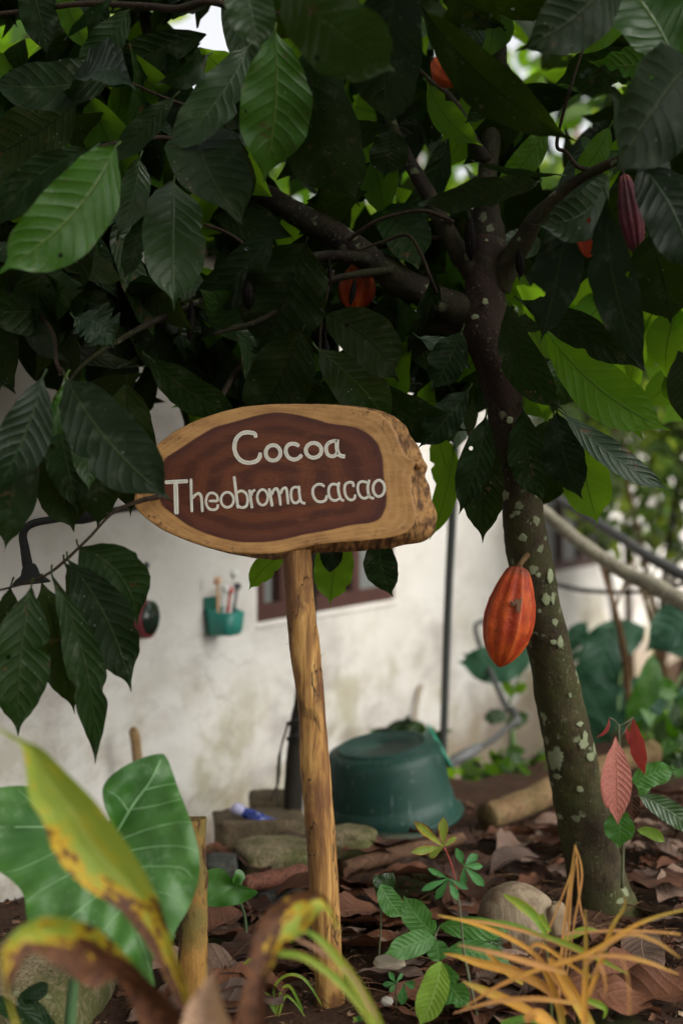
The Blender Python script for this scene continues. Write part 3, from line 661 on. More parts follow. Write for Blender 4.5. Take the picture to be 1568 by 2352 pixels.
def trunk_at(y):
    for p, q in zip(TR, TR[1:]):
        if p[1] >= y >= q[1] or q is TR[-1]:
            t = (p[1]-y)/(p[1]-q[1]); return tuple(p[i]+(q[i]-p[i])*t for i in range(4))
# lichen patches
LICH = M('lichen'); n_ = LICH.noise(scale=160, detail=4, rough=.7); n_2 = LICH.noise(scale=25, detail=2)
LICH = LICH.bsdf(LICH.mix(LICH.mr(n_, .3, .7), LICH.mix(n_2, (.10, .13, .06), (.30, .31, .21)), (.19, .22, .12)), .9, LICH.bump(n_, .8, .003), .1)
_t = [x for x in LICH.node_tree.nodes]; _m = M.__new__(M); _m.m = LICH; _m.t = LICH.node_tree; _m.tc = None
_o = [x for x in _t if x.type == 'OUTPUT_MATERIAL'][0]; _p = [x for x in _t if x.type == 'BSDF_PRINCIPLED'][0]
_tr = _m.n('ShaderNodeBsdfTransparent'); _mx = _m.n('ShaderNodeMixShader'); _e = _m.math('ADD', _m.attr('rim'), _m.math('MULTIPLY', _m.noise(scale=420, detail=4, rough=.7), .9))
_m.lk(_m.mr(_e, 1.22, 1.34), _mx.inputs[0]); _m.lk(_p.outputs[0], _mx.inputs[1]); _m.lk(_tr.outputs[0], _mx.inputs[2]); _m.lk(_mx.outputs[0], _o.inputs[0])
LP = [(1268, 1736, 17, 26), (1272, 1656+120, 8, 7), (1240, 1648, 9, 17), (1330, 1700, 12, 12), (1335, 1685, 8, 14), (1322, 1655, 9, 6), (1348, 1730, 11, 12), (1359, 1716, 5, 14), (1228, 1318, 6, 6), (1258, 1320, 10, 16), (1246, 1373, 10, 13), (1262, 1372, 6, 14), (1266, 1425, 9, 10), (1262, 1470, 8, 7), (1278, 1471, 8, 14), (1193, 1234, 11, 10), (1208, 1106, 8, 15), (1155, 1138, 9, 12), (1197, 1040, 8, 16), (1175, 984, 4, 4), (1164, 968, 8, 8), (1109, 875, 9, 10), (1112, 840, 6, 5), (1180, 1178, 9, 5), (1220, 1010, 5, 7), (1320, 1800, 8, 8), (1108, 700, 7, 9), (1085, 735, 8, 7), (1325, 1560, 5, 10), (1112, 560, 4, 4), (1230, 1400, 5, 5), (1300, 1590, 4, 6), (1280, 1870, 7, 7), (1170, 1185, 5, 5), (1190, 1300, 4, 4)]
for (lx, ly, rx, ry) in LP:
    tx, ty, tD, tw = trunk_at(ly); ph = ru(0, 99); v = []; n = 40; f = []; uv = []; a = MB()
    for k in range(0, 5):
        for i in range(n):
            an = i/n*6.2832; rr = (k/4)*1.12*(1+.34*noise.noise(Vector((math.cos(an)*1.6, math.sin(an)*1.6, ph)))+.3*noise.noise(Vector((math.cos(an)*5, math.sin(an)*5, ph))))
            x, y = lx+rx*rr*math.cos(an), ly+ry*rr*math.sin(an); tx, ty, tD, tw = trunk_at(y); q = (x-tx)/(tw/2); q = max(-.985, min(.985, q))
            d = px(tw/2, tD)*math.sqrt(1-q*q); base = P(tx+q*tw/2, y, tD); v.append(base-Vector((0, d+(.0055 if k < 4 else .003)+(.0 if k < 3 else -.0), 0))); uv.append((0, 0))
    for k in range(4):
        for i in range(n): f.append((k*n+i, k*n+(i+1) % n, (k+1)*n+(i+1) % n, (k+1)*n+i))
    a.add(v, f, uv, {'rim': [(i//n)/4 for i in range(len(v))]}); a.build('lichen_patch', LICH, trunk)
BR = [
 TR2,
 [(1100, 725, 3.0, 74), (1030, 700, 3.0, 72), (960, 668, 3.0, 68), (870, 610, 3.02, 64), (770, 540, 3.05, 60), (660, 478, 3.1, 54), (560, 420, 3.15, 48), (430, 355, 3.2, 40), (300, 260, 3.2, 34), (150, 180, 3.2, 28), (-50, 150, 3.2, 20)],
 [(1090, 752, 3.02, 52), (1020, 745, 3.03, 42), (930, 742, 3.05, 36), (850, 740, 3.08, 32), (760, 752, 3.1, 30), (640, 770, 3.15, 26), (520, 778, 3.18, 22), (360, 800, 3.2, 18), (250, 830, 3.2, 14)],
 [(880, 610, 3.02, 34), (820, 592, 3.0, 32), (740, 590, 3.0, 28), (650, 612, 3.0, 26), (560, 650, 3.0, 22), (470, 690, 3.0, 18), (330, 750, 2.9, 14), (200, 830, 2.8, 10), (150, 890, 2.7, 7)],
 [(900, 620, 2.98, 20), (820, 630, 2.96, 18), (740, 650, 2.95, 16), (665, 695, 2.95, 15), (600, 735, 2.95, 13), (490, 768, 2.95, 10)],
 [(1105, 650, 3.0, 60), (1060, 590, 3.0, 48), (1020, 520, 3.0, 42), (985, 450, 3.02, 38), (945, 380, 3.05, 32), (905, 300, 3.1, 26), (880, 200, 3.15, 22), (850, 60, 3.2, 18), (820, -100, 3.2, 14)],
 [(1118, 370, 3.05, 30), (1085, 320, 3.05, 24), (1055, 255, 3.05, 21), (1025, 215, 3.05, 18), (985, 185, 3.05, 15), (900, 100, 3.0, 10)],
 [(1140, 660, 3.0, 66), (1170, 600, 2.98, 55), (1205, 545, 2.95, 48), (1240, 490, 2.92, 36), (1310, 425, 2.88, 26), (1400, 375, 2.82, 22), (1480, 345, 2.78, 20), (1580, 310, 2.7, 18), (1700, 260, 2.6, 15)],
 [(1385, 390, 2.85, 12), (1330, 385, 2.85, 11), (1300, 350, 2.85, 10), (1278, 335, 2.85, 9), (1290, 270, 2.83, 8), (1310, 200, 2.8, 7), (1340, 110, 2.8, 6), (1370, 60, 2.8, 5), (1400, 0, 2.8, 4)],
 [(-60, 40, 2.7, 12), (60, 25, 2.7, 13), (200, 8, 2.68, 14), (330, 14, 2.65, 17), (410, 20, 2.62, 18), (470, 4, 2.6, 16), (520, 14, 2.6, 16), (570, 50, 2.6, 13), (640, 30, 2.5, 9)],
 [(310, -30, 3.1, 26), (335, 50, 3.1, 30), (355, 120, 3.1, 30), (378, 210, 3.15, 30), (395, 340, 3.18, 30)],
 [(800, 552, 3.0, 10), (850, 515, 2.98, 9), (900, 495, 2.97, 8), (975, 484, 2.96, 9), (1040, 510, 2.98, 12)],
 [(820, 575, 2.95, 8), (880, 555, 2.95, 7), (935, 540, 2.93, 8), (965, 580, 2.92, 8), (985, 630, 2.92, 8), (1002, 672, 2.95, 9)],
 [(1010, 545, 3.1, 14), (940, 555, 3.1, 12), (860, 570, 3.15, 12), (800, 590, 3.2, 12)],
 [(330, 1148, 2.6, 12), (262, 1176, 2.52, 7), (200, 1240, 2.5, 7), (120, 1312, 2.5, 7), (50, 1342, 2.5, 5), (-30, 1362, 2.5, 5)],
 [(330, 1148, 2.6, 12), (400, 1120, 2.78, 14), (480, 1000, 2.85, 14), (520, 890, 2.95, 14), (600, 780, 3.1, 16)],
 [(262, 170, 2.6, 6), (300, 190, 2.62, 6), (380, 225, 2.8, 7), (450, 250, 3.0, 9)],
 [(470, 515, 2.9, 8), (530, 540, 3.0, 9), (600, 590, 3.0, 12), (650, 612, 3.0, 14)],
 [(765, 620, 2.95, 8), (745, 700, 2.95, 8), (735, 760, 2.95, 7), (735, 820, 2.95, 6)],
 [(215, 340, 2.6, 8), (300, 322, 2.7, 9), (400, 320, 2.9, 12), (480, 370, 3.1, 14)],
 [(145, 860, 2.6, 10), (130, 830, 2.6, 9), (120, 760, 2.7, 10), (60, 700, 2.8, 12), (-40, 640, 2.8, 14)],
]
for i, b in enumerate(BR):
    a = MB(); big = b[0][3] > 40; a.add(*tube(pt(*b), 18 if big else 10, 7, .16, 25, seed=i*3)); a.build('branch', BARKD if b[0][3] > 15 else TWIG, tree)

# hero leaves: (mat, bx,by, tx,ty, w, D, dD, roll, sag, curve, extra)
H = [
 ('bright', 632, 70, 604, 422, 168, 2.45, .06, -10, .06, .03, {'kind': 'cocoa'}),
 ('mid', 650, -40, 905, 165, 185, 2.15, .10, 22, .10, .01, {'kind': 'wide'}),
 ('mid', 560, -70, 598, 121, 112, 2.2, 0, -10, .05, -.03, {'kind': 'wide'}),
 ('dark', 715, 105, 828, 472, 196, 2.5, .1, 16, .10, -.08, {'kind': 'wide', 'fold': .25}),
 ('dark', 925, -60, 902, 302, 172, 2.35, .1, 20, .08, -.06, {'kind': 'wide'}),
 ('mid', 572, 105, 372, 372, 108, 2.55, -.05, 28, .06, .08, {}),
 ('dark', 468, 300, 566, 528, 178, 2.55, -.12, -20, .16, -.15, {'kind': 'wide', 'fold': .3}),
 ('mid', 400, 418, 399, 716, 148, 2.58, -.10, -12, .06, -.02, {'kind': 'wide', 'fold': .2}),
 ('mid', 322, 362, 270, 552, 78, 2.7, 0, 20, .05, .06, {'wave': .08}),
 ('bright', 264, 338, -12, 632, 168, 2.30, -.10, -14, .08, .06, {'kind': 'wide', 'bites': ((.94, 1, .8), (.9, -1, .3))}),
 ('blue', 215, 340, -40, 540, 92, 2.42, -.05, -30, .05, -.12, {}),
 ('dark', 264, 172, -30, 190, 108, 2.6, 0, 30, .05, .10, {'kind': 'wide'}),
 ('blue', 160, 228, 312, 208, 96, 2.55, -.1, -45, .12, .25, {'kind': 'wide', 'fold': .5}),
 ('olive', 175, 240, -50, 372, 140, 2.75, 0, 20, .03, .05, {'kind': 'wide'}),
 ('dark', 400, 222, 246, 388, 62, 2.6, 0, 30, .05, .03, {}),
 ('blue', 258, -2, 147, 92, 26, 2.55, 0, -50, .05, -.12, {}),
 ('blue', 474, 128, 360, 192, 60, 2.5, -.05, -40, .15, -.05, {'fold': .4}),
 ('olive', 212, 480, 178, 702, 62, 2.8, 0, 20, .03, -.03, {}),
 ('dark', 330, 490, 284, 648, 52, 2.7, 0, 30, .03, .04, {}),
 ('blue', 172, 730, 262, 800, 92, 2.6, 0, -20, .1, .15, {'kind': 'wide', 'wave': .1, 'jag': .5}),
 ('blue', 98, 868, -12, 1140, 122, 2.36, 0, -8, .05, .03, {'fold': .2}),
 ('bright', 152, 865, 84, 1022, 50, 2.45, -.1, -25, .06, .08, {'wave': .16, 'jag': .3}),
 ('dark', 155, 872, 396, 1152, 158, 2.40, -.04, -12, .06, -.07, {'kind': 'wide', 'fold': .14}),
 ('mid', 172, 955, 205, 1132, 72, 2.48, 0, -12, .04, .05, {}),
 ('dark', 128, 930, 178, 1180, 92, 2.6, 0, 12, .03, 0, {}),
 ('dark', 338, 818, 556, 955, 92, 2.75, .1, 20, .05, -.05, {}),
 ('dark', 70, 985, 12, 1268, 120, 2.5, 0, 18, .04, -.03, {}),
 ('olive', 100, 1000, 170, 1222, 128, 2.62, 0, 8, .04, .04, {'kind': 'wide'}),
 ('olive', 230, 1000, 225, 1215, 110, 2.6, 0, 8, .04, .02, {'jag': .25}),
 ('olive', 290, 880, 300, 1190, 120, 2.75, 0, 8, .04, .02, {'kind': 'wide'}),
 ('dark', 183, 1258, 316, 1436, 128, 2.50, 0, 12, .06, .17, {'kind': 'wide', 'jag': .12}),
 ('dark', 158, 1288, 302, 1590, 128, 2.48, 0, 10, .05, .07, {}),
 ('olive', 150, 1295, 252, 1540, 110, 2.52, 0, -14, .05, .08, {}),
 ('dark', 120, 1320, 219, 1758, 88, 2.46, 0, 10, .04, .07, {'kind': 'narrow'}),
 ('olive', 97, 1340, 173, 1642, 110, 2.50, 0, 8, .04, .02, {}),
 ('dark', 72, 1350, 42, 1692, 140, 2.44, 0, -10, .05, -.04, {'fold': .2}),
 ('olive', 25, 1348, -20, 1560, 80, 2.5, 0, 10, .05, .05, {}),
 ('back', 655, 1272, 571, 1356, 56, 2.95, 0, 10, .05, -.08, {}),
 ('back', 772, 1225, 757, 1388, 92, 2.95, 0, 8, .05, .02, {'kind': 'wide'}),
 ('dark', 764, 1215, 756, 1322, 56, 2.9, 0, 8, .05, .02, {}),
 ('dark', 872, 1225, 903, 1372, 80, 2.9, 0, 12, .05, -.08, {}),
 ('olive', 748, 722, 917, 878, 122, 2.72, .04, -14, .08, .09, {'kind': 'wide', 'bites': ((.9, 1, .6),)}),
 ('mid', 728, 800, 900, 985, 120, 2.78, .05, 20, .08, .08, {}),
 ('olive', 692, 762, 580, 985, 150, 2.85, .04, 12, .04, .04, {'kind': 'wide'}),
 ('olive', 700, 560, 590, 810, 200, 2.95, .04, 12, .04, .04, {'kind': 'wide'}),
 ('olive', 700, 860, 700, 1010, 130, 2.88, .04, 12, .04, .04, {'kind': 'wide'}),
 ('dark', 800, 860, 1085, 985, 110, 2.85, .05, 30, .05, -.1, {}),
 # right side
 ('olive', 972, 20, 1325, 325, 122, 2.45, 0, 26, .05, -.05, {'fold': .2}),
 ('dark', 1420, -90, 1183, 118, 150, 2.35, -.1, -15, .08, .06, {'kind': 'wide'}),
 ('bright', 1552, 146, 1370, -90, 170, 2.5, 0, 30, .05, -.05, {'kind': 'wide'}),
 ('dark', 1590, 140, 1398, 414, 205, 2.25, -.12, -24, .10, -.07, {'kind': 'wide', 'fold': .25}),
 ('blue', 1232, 418, 962, 470, 66, 2.55, -.08, -50, .04, -.06, {'kind': 'wide', 'jag': .1}),
 ('blue', 1396, 404, 1222, 516, 104, 2.45, -.08, -30, .12, .12, {'kind': 'wide'}),
 ('blue', 1285, 402, 1082, 368, 16, 2.6, 0, -60, .03, .03, {}),
 ('dark', 1305, 478, 1240, 792, 118, 2.55, 0, 14, .05, .03, {'bites': ((.62, -1, .5), (.66, -1, .4))}),
 ('dark', 1392, 448, 1482, 858, 112, 2.45, 0, 14, .05, -.05, {'kind': 'narrow', 'jag': .06}),
 ('blue', 1470, 380, 1590, 632, 142, 2.30, 0, -14, .06, .06, {'kind': 'wide'}),
 ('olive', 1490, 540, 1540, 745, 150, 2.6, 0, 14, .04, .04, {'kind': 'wide'}),
 ('back', 1258, 282, 1128, 438, 66, 2.95, 0, 0, .05, .08, {}),
 ('back', 982, 190, 1108, 335, 70, 2.95, 0, 0, .05, -.1, {}),
 ('dark', 1160, 212, 1064, 286, 44, 2.75, 0, -20, .05, -.05, {}),
 ('olive', 1150, 60, 1085, 5, 60, 2.6, 0, 10, .05, .05, {}),
 ('back', 1400, 290, 1310, 420, 60, 2.95, 0, 0, .05, .06, {}),
 ('back', 1460, 20, 1250, 100, 90, 2.9, 0, 0, .05, .06, {}),
 ('bright', 1560, 110, 1350, 140, 90, 2.7, 0, -10, .05, .1, {}),
 ('mid', 1500, 60, 1568, 20, 100, 2.6, 0, -10, .05, .1, {}),
 ('blue', 1455, 185, 1330, 168, 34, 2.7, 0, -50, .1, -.15, {'wave': .14}),
 ('dark', 1165, 700, 1300, 950, 98, 2.85, .05, 20, .05, -.1, {}),
 ('dark', 1195, 690, 1478, 850, 86, 2.8, 0, 24, .05, .05, {}),
 ('back', 1250, 758, 1542, 990, 128, 2.95, .05, -8, .06, -.08, {}),
 ('back', 1185, 828, 1258, 968, 84, 3.0, 0, 8, .05, -.04, {}),
 ('back', 1330, 1010, 1372, 1204, 112, 3.05, 0, 4, .05, -.02, {'kind': 'wide'}),
 ('olive', 1270, 960, 1228, 1180, 120, 3.12, 0, 10, .05, .04, {'kind': 'wide'}),
 ('dark', 1278, 945, 1338, 1150, 96, 2.95, 0, 14, .05, -.05, {}),
 ('dark', 1200, 940, 1250, 1160, 90, 2.98, 0, 14, .05, -.05, {}),
 ('blue', 1290, 948, 1542, 1130, 62, 2.9, 0, -28, .06, -.08, {}),
 ('dark', 1115, 955, 1052, 1182, 82, 2.92, 0, 14, .05, .05, {}),
 ('olive', 1118, 1000, 1108, 1248, 96, 2.95, 0, 10, .05, .0, {'jag': .12}),
 ('dark', 1075, 895, 958, 1032, 80, 2.85, 0, 24, .05, .05, {}),
 ('back', 1040, 1040, 985, 1242, 56, 3.1, 0, 0, .05, .04, {}),
 ('back', 1000, 990, 1030, 1150, 70, 3.2, 0, 0, .05, .04, {}),
 ('back', 735, 800, 712, 900, 60, 3.1, 0, 0, .05, .0, {}),
 ('back', 1040, 540, 1075, 690, 66, 3.1, 0, 0, .05, .0, {}),
 ('dark', 1060, 760, 990, 900, 90, 2.9, 0, 20, .05, .04, {}),
 ('blue', 960, 775, 1080, 850, 50, 2.95, 0, -40, .05, .04, {}),
 ('dark', 1100, 30, 1040, 170, 70, 2.9, 0, 10, .05, .04, {}),
 ('olive', 1010, -20, 1160, 60, 90, 2.6, 0, 20, .05, .04, {}),
 ('dark', 60, -60, 110, 130, 90, 2.7, 0, 10, .05, .04, {}),
 ('back', 130, -20, 200, 120, 60, 2.9, 0, 10, .05, .04, {}),
 ('dark', 300, 20, 170, 190, 80, 2.85, 0, 20, .05, .04, {}),
 ('olive', 900, 300, 880, 410, 90, 2.7, 0, 10, .05, .04, {'kind': 'wide'}),
 ('olive', 560, 380, 640, 540, 90, 3.3, 0, 10, .05, .04, {}),
 ('dark', 90, 560, 60, 720, 90, 2.9, 0, 10, .05, .04, {}),
]
# petioles are joined to each leaf base
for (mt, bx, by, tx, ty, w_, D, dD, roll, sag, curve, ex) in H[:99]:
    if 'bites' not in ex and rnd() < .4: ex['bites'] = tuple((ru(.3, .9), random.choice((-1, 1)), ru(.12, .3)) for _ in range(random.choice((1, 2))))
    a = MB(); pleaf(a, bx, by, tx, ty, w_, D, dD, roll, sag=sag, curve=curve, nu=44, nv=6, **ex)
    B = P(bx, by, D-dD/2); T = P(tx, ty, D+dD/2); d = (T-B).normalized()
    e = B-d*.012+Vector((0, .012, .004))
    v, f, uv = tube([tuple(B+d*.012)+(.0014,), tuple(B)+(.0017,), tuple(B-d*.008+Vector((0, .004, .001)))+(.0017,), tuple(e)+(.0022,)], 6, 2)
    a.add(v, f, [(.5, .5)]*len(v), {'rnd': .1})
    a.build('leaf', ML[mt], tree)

# filler foliage inside the crown
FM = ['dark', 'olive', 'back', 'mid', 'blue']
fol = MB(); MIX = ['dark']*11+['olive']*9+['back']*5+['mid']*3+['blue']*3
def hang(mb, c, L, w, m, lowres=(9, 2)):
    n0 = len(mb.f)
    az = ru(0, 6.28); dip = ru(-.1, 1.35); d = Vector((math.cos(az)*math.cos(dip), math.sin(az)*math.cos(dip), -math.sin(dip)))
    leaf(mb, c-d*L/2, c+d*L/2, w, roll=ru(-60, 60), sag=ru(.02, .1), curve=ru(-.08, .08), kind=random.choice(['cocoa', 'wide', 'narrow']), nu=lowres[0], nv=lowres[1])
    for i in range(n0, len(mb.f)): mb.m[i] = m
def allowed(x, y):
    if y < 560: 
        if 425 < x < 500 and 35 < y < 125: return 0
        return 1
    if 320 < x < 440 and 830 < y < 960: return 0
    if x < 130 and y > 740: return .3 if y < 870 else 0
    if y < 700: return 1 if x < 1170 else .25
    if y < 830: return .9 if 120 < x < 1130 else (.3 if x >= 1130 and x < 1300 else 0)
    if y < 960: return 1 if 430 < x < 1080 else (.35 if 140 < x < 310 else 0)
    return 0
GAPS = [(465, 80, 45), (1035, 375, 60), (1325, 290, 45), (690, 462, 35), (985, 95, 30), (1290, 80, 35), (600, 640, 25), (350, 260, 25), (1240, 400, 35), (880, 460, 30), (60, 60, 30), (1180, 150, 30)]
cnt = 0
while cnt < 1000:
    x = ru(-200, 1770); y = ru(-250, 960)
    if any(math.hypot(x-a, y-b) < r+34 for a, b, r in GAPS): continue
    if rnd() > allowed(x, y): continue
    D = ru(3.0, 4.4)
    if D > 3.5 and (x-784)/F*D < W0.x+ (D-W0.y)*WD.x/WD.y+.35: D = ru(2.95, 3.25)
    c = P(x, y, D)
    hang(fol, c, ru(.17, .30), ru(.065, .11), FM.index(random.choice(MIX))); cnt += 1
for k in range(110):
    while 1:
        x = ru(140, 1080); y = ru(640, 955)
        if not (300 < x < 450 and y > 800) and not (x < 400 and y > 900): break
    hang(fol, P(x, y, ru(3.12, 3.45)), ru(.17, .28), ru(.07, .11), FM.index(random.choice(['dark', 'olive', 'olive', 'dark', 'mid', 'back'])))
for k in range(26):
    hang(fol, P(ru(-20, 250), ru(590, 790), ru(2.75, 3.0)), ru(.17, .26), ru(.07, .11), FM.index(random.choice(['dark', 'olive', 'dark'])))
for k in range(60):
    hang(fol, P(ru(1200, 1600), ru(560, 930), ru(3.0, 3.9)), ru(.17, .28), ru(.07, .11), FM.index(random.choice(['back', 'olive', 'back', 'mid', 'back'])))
# unseen crown leaves added above and around the picture to block skylight
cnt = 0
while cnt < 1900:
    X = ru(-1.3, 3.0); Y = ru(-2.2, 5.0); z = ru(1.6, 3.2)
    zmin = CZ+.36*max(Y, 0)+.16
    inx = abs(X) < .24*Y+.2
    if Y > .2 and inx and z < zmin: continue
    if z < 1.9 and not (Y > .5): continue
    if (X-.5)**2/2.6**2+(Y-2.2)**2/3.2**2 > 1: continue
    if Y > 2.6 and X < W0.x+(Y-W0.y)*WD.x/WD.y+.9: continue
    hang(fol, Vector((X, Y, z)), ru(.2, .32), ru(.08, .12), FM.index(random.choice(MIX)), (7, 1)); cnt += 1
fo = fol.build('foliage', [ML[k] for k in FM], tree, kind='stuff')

# pods
def pod_mat(name, c1, c2, ridge, blem=.7):
    m = M(name); gr = m.attr('groove'); n1 = m.noise(scale=22, detail=5, rough=.6); n2 = m.noise(scale=120, detail=4, rough=.7); e = m.attr('end')
    c = m.mix(m.mr(n1, .35, .65), c1, c2); c = m.mix(m.math('MULTIPLY', m.mr(gr, .2, -1), .4), c, tuple(x*.45 for x in c1)); c = m.mix(m.math('MULTIPLY', m.mr(gr, .86, 1), .5), c, ridge)
    c = m.mix(m.math('MULTIPLY', m.mr(m.math('ADD', e, m.math('MULTIPLY', n1, .3)), .45, .95), 0.0 if 'black' in name else .75), c, (.13, .035, .02))
    c = m.mix(m.math('MULTIPLY', m.mr(n2, .60, .68), blem), c, (.035, .015, .01))
    c = m.mix(m.math('MULTIPLY', m.mr(m.noise(scale=45, detail=3), .68, .72), blem), c, (.05, .025, .015))
    return m.bsdf(c, m.math('ADD', .42, m.math('MULTIPLY', n1, .2)), m.bump(m.math('ADD', n1, m.math('MULTIPLY', n2, .7)), .8, .005), .05 if 'black' in name else .25)
PORANGE = pod_mat('pod_orange', (.30, .030, .007), (.50, .085, .012), (.55, .18, .05))
PMAROON = pod_mat('pod_maroon', (.045, .005, .010), (.08, .009, .015), (.10, .02, .03), .4)
PBLACK = pod_mat('pod_black', (.004, .003, .003), (.008, .006, .005), (.010, .008, .007), .2)
def pod(tx, ty, bx, by, w_, D, mat, parent, dD=0, ridges=10, amp=.05, rotz=0, label=None, stem=None, neck=.5):
    T = P(tx, ty, D); B = P(bx, by, D+dD); ax = (B-T); L = ax.length; ax.normalize(); s = ax.cross(Vector((0, 1, 0))).normalized(); t_ = ax.cross(s)
    a = MB(); v = []; f = []; gr = []; en = []; N = 80; K = 40; Rr = px(w_, D)/2
    pr = [(0, .12), (.015, .34), (.04, .45), (.10, .56), (.2, .73), (.35, .93), (.5, 1), (.62, .99), (.74, .88), (.84, .69), (.92, .46), (.965, .26), (.985, .15), (1, .02)]
    for i in range(K+1):
        u = i/K
        for (a0, x0), (a1, x1) in zip(pr, pr[1:]):
            if u <= a1: q = (u-a0)/(a1-a0); r_ = x0+(x1-x0)*q; break
        for k in range(N):
            th = k/N*6.2832+rotz; c5 = math.cos(ridges/2*th); c10 = math.cos(ridges*th)
            g_ = .6*c10+.4*c5; rr = Rr*r_*(1+amp*g_+.02*noise.noise(Vector((math.cos(th)*2, math.sin(th)*2, u*5))))
            v.append(T+ax*(L*u)+(s*math.cos(th)+t_*math.sin(th))*rr); gr.append(max(-1, min(1, g_))); en.append(max(0, 1-u*6)+max(0, (u-.86)*4))
    for i in range(K):
        for k in range(N): f.append((i*N+k, i*N+(k+1) % N, (i+1)*N+(k+1) % N, (i+1)*N+k))
    f.append(tuple(range(N))); f.append(tuple(K*N+k for k in range(N-1, -1, -1)))
    a.add(v, f, None, {'groove': gr, 'end': en})
    o = a.build('pod', mat, parent, label=label)
    st_ = MB(); e = P(*stem) if stem else T-ax*.014+Vector((0, .015, .004))
    st_.add(*tube([tuple(T+ax*.004)+(Rr*.14,), tuple((T*2+e)/3)+(Rr*.11,), tuple(e)+(Rr*.14,)], 10, 3, .1)); st_.build('stalk', BROWNST if stem else TWIG, o)
    return o
p1 = pod(1190, 1300, 1146, 1533, 112, 2.97, PORANGE, tree, rotz=.25, amp=.085, label='large ripe orange pod with a brown scar hanging on the lower trunk', stem=(1212, 1272, 3.06), dD=.01)
# brown scar on the pod
SCAR = simple('pod_scar', (.13, .065, .035), .9, .8, 200)
a = MB(); so_ = catmull([(-16, -10), (-8, -7), (-4, -14), (4, -11), (11, -15), (14, -4), (11, 6), (13, 14), (6, 20), (0, 17), (-3, 8), (0, 1), (-7, -1), (-12, 3), (-16, -10)], 3)[:-1]; n = len(so_); v = []
for k in range(4):
    for (dx, dy) in so_:
        x, y = 1186+2+(dx-2)*k/3, 1390+(dy-1)*k/3+1.2*noise.noise(Vector((dx, dy, 1)))
        q = (x-1168)/56; v.append(P(x, y, 2.97-px(56, 2.97)*math.sqrt(max(.05, 1-q*q))*1.03+(.002 if k == 3 else .0)))
a.add(v, [(k*n+i, k*n+(i+1) % n, (k+1)*n+(i+1) % n, (k+1)*n+i) for k in range(3) for i in range(n)])
a.build('scar', SCAR, p1)
pod(1000, 140, 1048, 190, 66, 3.0, PORANGE, tree, dD=-.05, rotz=.5)
pod(826, 605, 812, 718, 82, 3.09, PORANGE, tree, rotz=.3)
pod(1352, 455, 1350, 592, 60, 2.50, PORANGE, tree, rotz=.2)
pod(1432, 400, 1462, 588, 54, 2.66, PMAROON, tree, rotz=.1, amp=.12)
pod(905, 540, 945, 605, 26, 3.25, PMAROON, tree, amp=.1)
pod(1078, 500, 1082, 600, 28, 2.96, PBLACK, tree)
pod(1192, 575, 1196, 636, 22, 2.94, PBLACK, tree)
pod(570, 640, 570, 712, 30, 2.95, PBLACK, tree)
pod(815, 640, 804, 702, 14, 2.95, PBLACK, tree)
pod(735, 620, 736, 660, 11, 2.95, PBLACK, tree)
pod(722, 625, 722, 655, 9, 2.95, PBLACK, tree)
pod(757, 610, 758, 665, 12, 2.95, PBLACK, tree)
pod(440, 690, 436, 785, 20, 2.95, PBLACK, tree)
pod(748, 780, 752, 830, 16, 2.9, PBLACK, tree)
# ------------------------------------------------------------------ background trees and shrubs
def shrub(name, mats, cx, cy, D, rx, ry, rz, n, L, label, cat='tree', group=None, base=None, stemr=.03, stems=3, dens=1.0):
    c = P(cx, cy, D); gz0 = -.75 if base is None else base
    root = empty(name, Vector((c.x, c.y, gz0)), label, cat, group)
    mb = MB()
    for k in range(n):
        while 1:
            p = Vector((ru(-1, 1), ru(-1, 1), ru(-1, 1)))
            if p.length < 1 and noise.noise(Vector((p.x*rx*1.4+cx, p.y*ry*1.4, p.z*rz*1.4)))*dens > -.18: break
        q = c+Vector((p.x*rx, p.y*ry, p.z*rz)); hang(mb, q, L*ru(.6, 1.3), L*ru(.3, .5), random.randrange(len(mats)), (5, 1))
    mb.build('foliage', [ML[m] for m in mats], root)
    for k in range(stems):
        t = MB(); e = c+Vector((ru(-.6, .6)*rx, ru(-.5, .5)*ry, ru(-.1, .8)*rz)); b = Vector((c.x+ru(-.1, .1), c.y+ru(-.1, .1), gz0-.05))
        mid_ = b.lerp(e, .5)+Vector((ru(-.1, .1), ru(-.1, .1), 0)); t.add(*tube([tuple(b)+(stemr,), tuple(mid_)+(stemr*.7,), tuple(e)+(stemr*.25,)], 8, 5, .1)); t.build('trunk' if k == 0 else 'branch', BROWNST if k % 2 else BARKD, root)
    return root
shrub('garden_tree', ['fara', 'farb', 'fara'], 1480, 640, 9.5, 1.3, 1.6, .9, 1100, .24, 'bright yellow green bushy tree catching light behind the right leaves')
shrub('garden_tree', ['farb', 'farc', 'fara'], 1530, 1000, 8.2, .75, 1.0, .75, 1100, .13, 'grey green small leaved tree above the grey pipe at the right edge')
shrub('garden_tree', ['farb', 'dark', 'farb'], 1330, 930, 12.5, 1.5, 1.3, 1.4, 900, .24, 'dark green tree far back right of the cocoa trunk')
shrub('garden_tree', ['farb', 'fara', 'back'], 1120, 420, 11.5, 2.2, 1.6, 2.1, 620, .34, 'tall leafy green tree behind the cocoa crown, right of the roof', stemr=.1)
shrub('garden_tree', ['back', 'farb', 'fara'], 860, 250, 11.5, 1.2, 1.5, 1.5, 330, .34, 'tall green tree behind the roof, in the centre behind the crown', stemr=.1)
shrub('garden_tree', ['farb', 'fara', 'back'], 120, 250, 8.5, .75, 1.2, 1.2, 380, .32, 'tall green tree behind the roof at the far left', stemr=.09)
shrub('garden_tree', ['farb', 'back', 'dark'], 1800, 420, 9, 1.6, 1.6, 1.9, 900, .34, 'tall leafy tree standing past the right edge', stemr=.1)
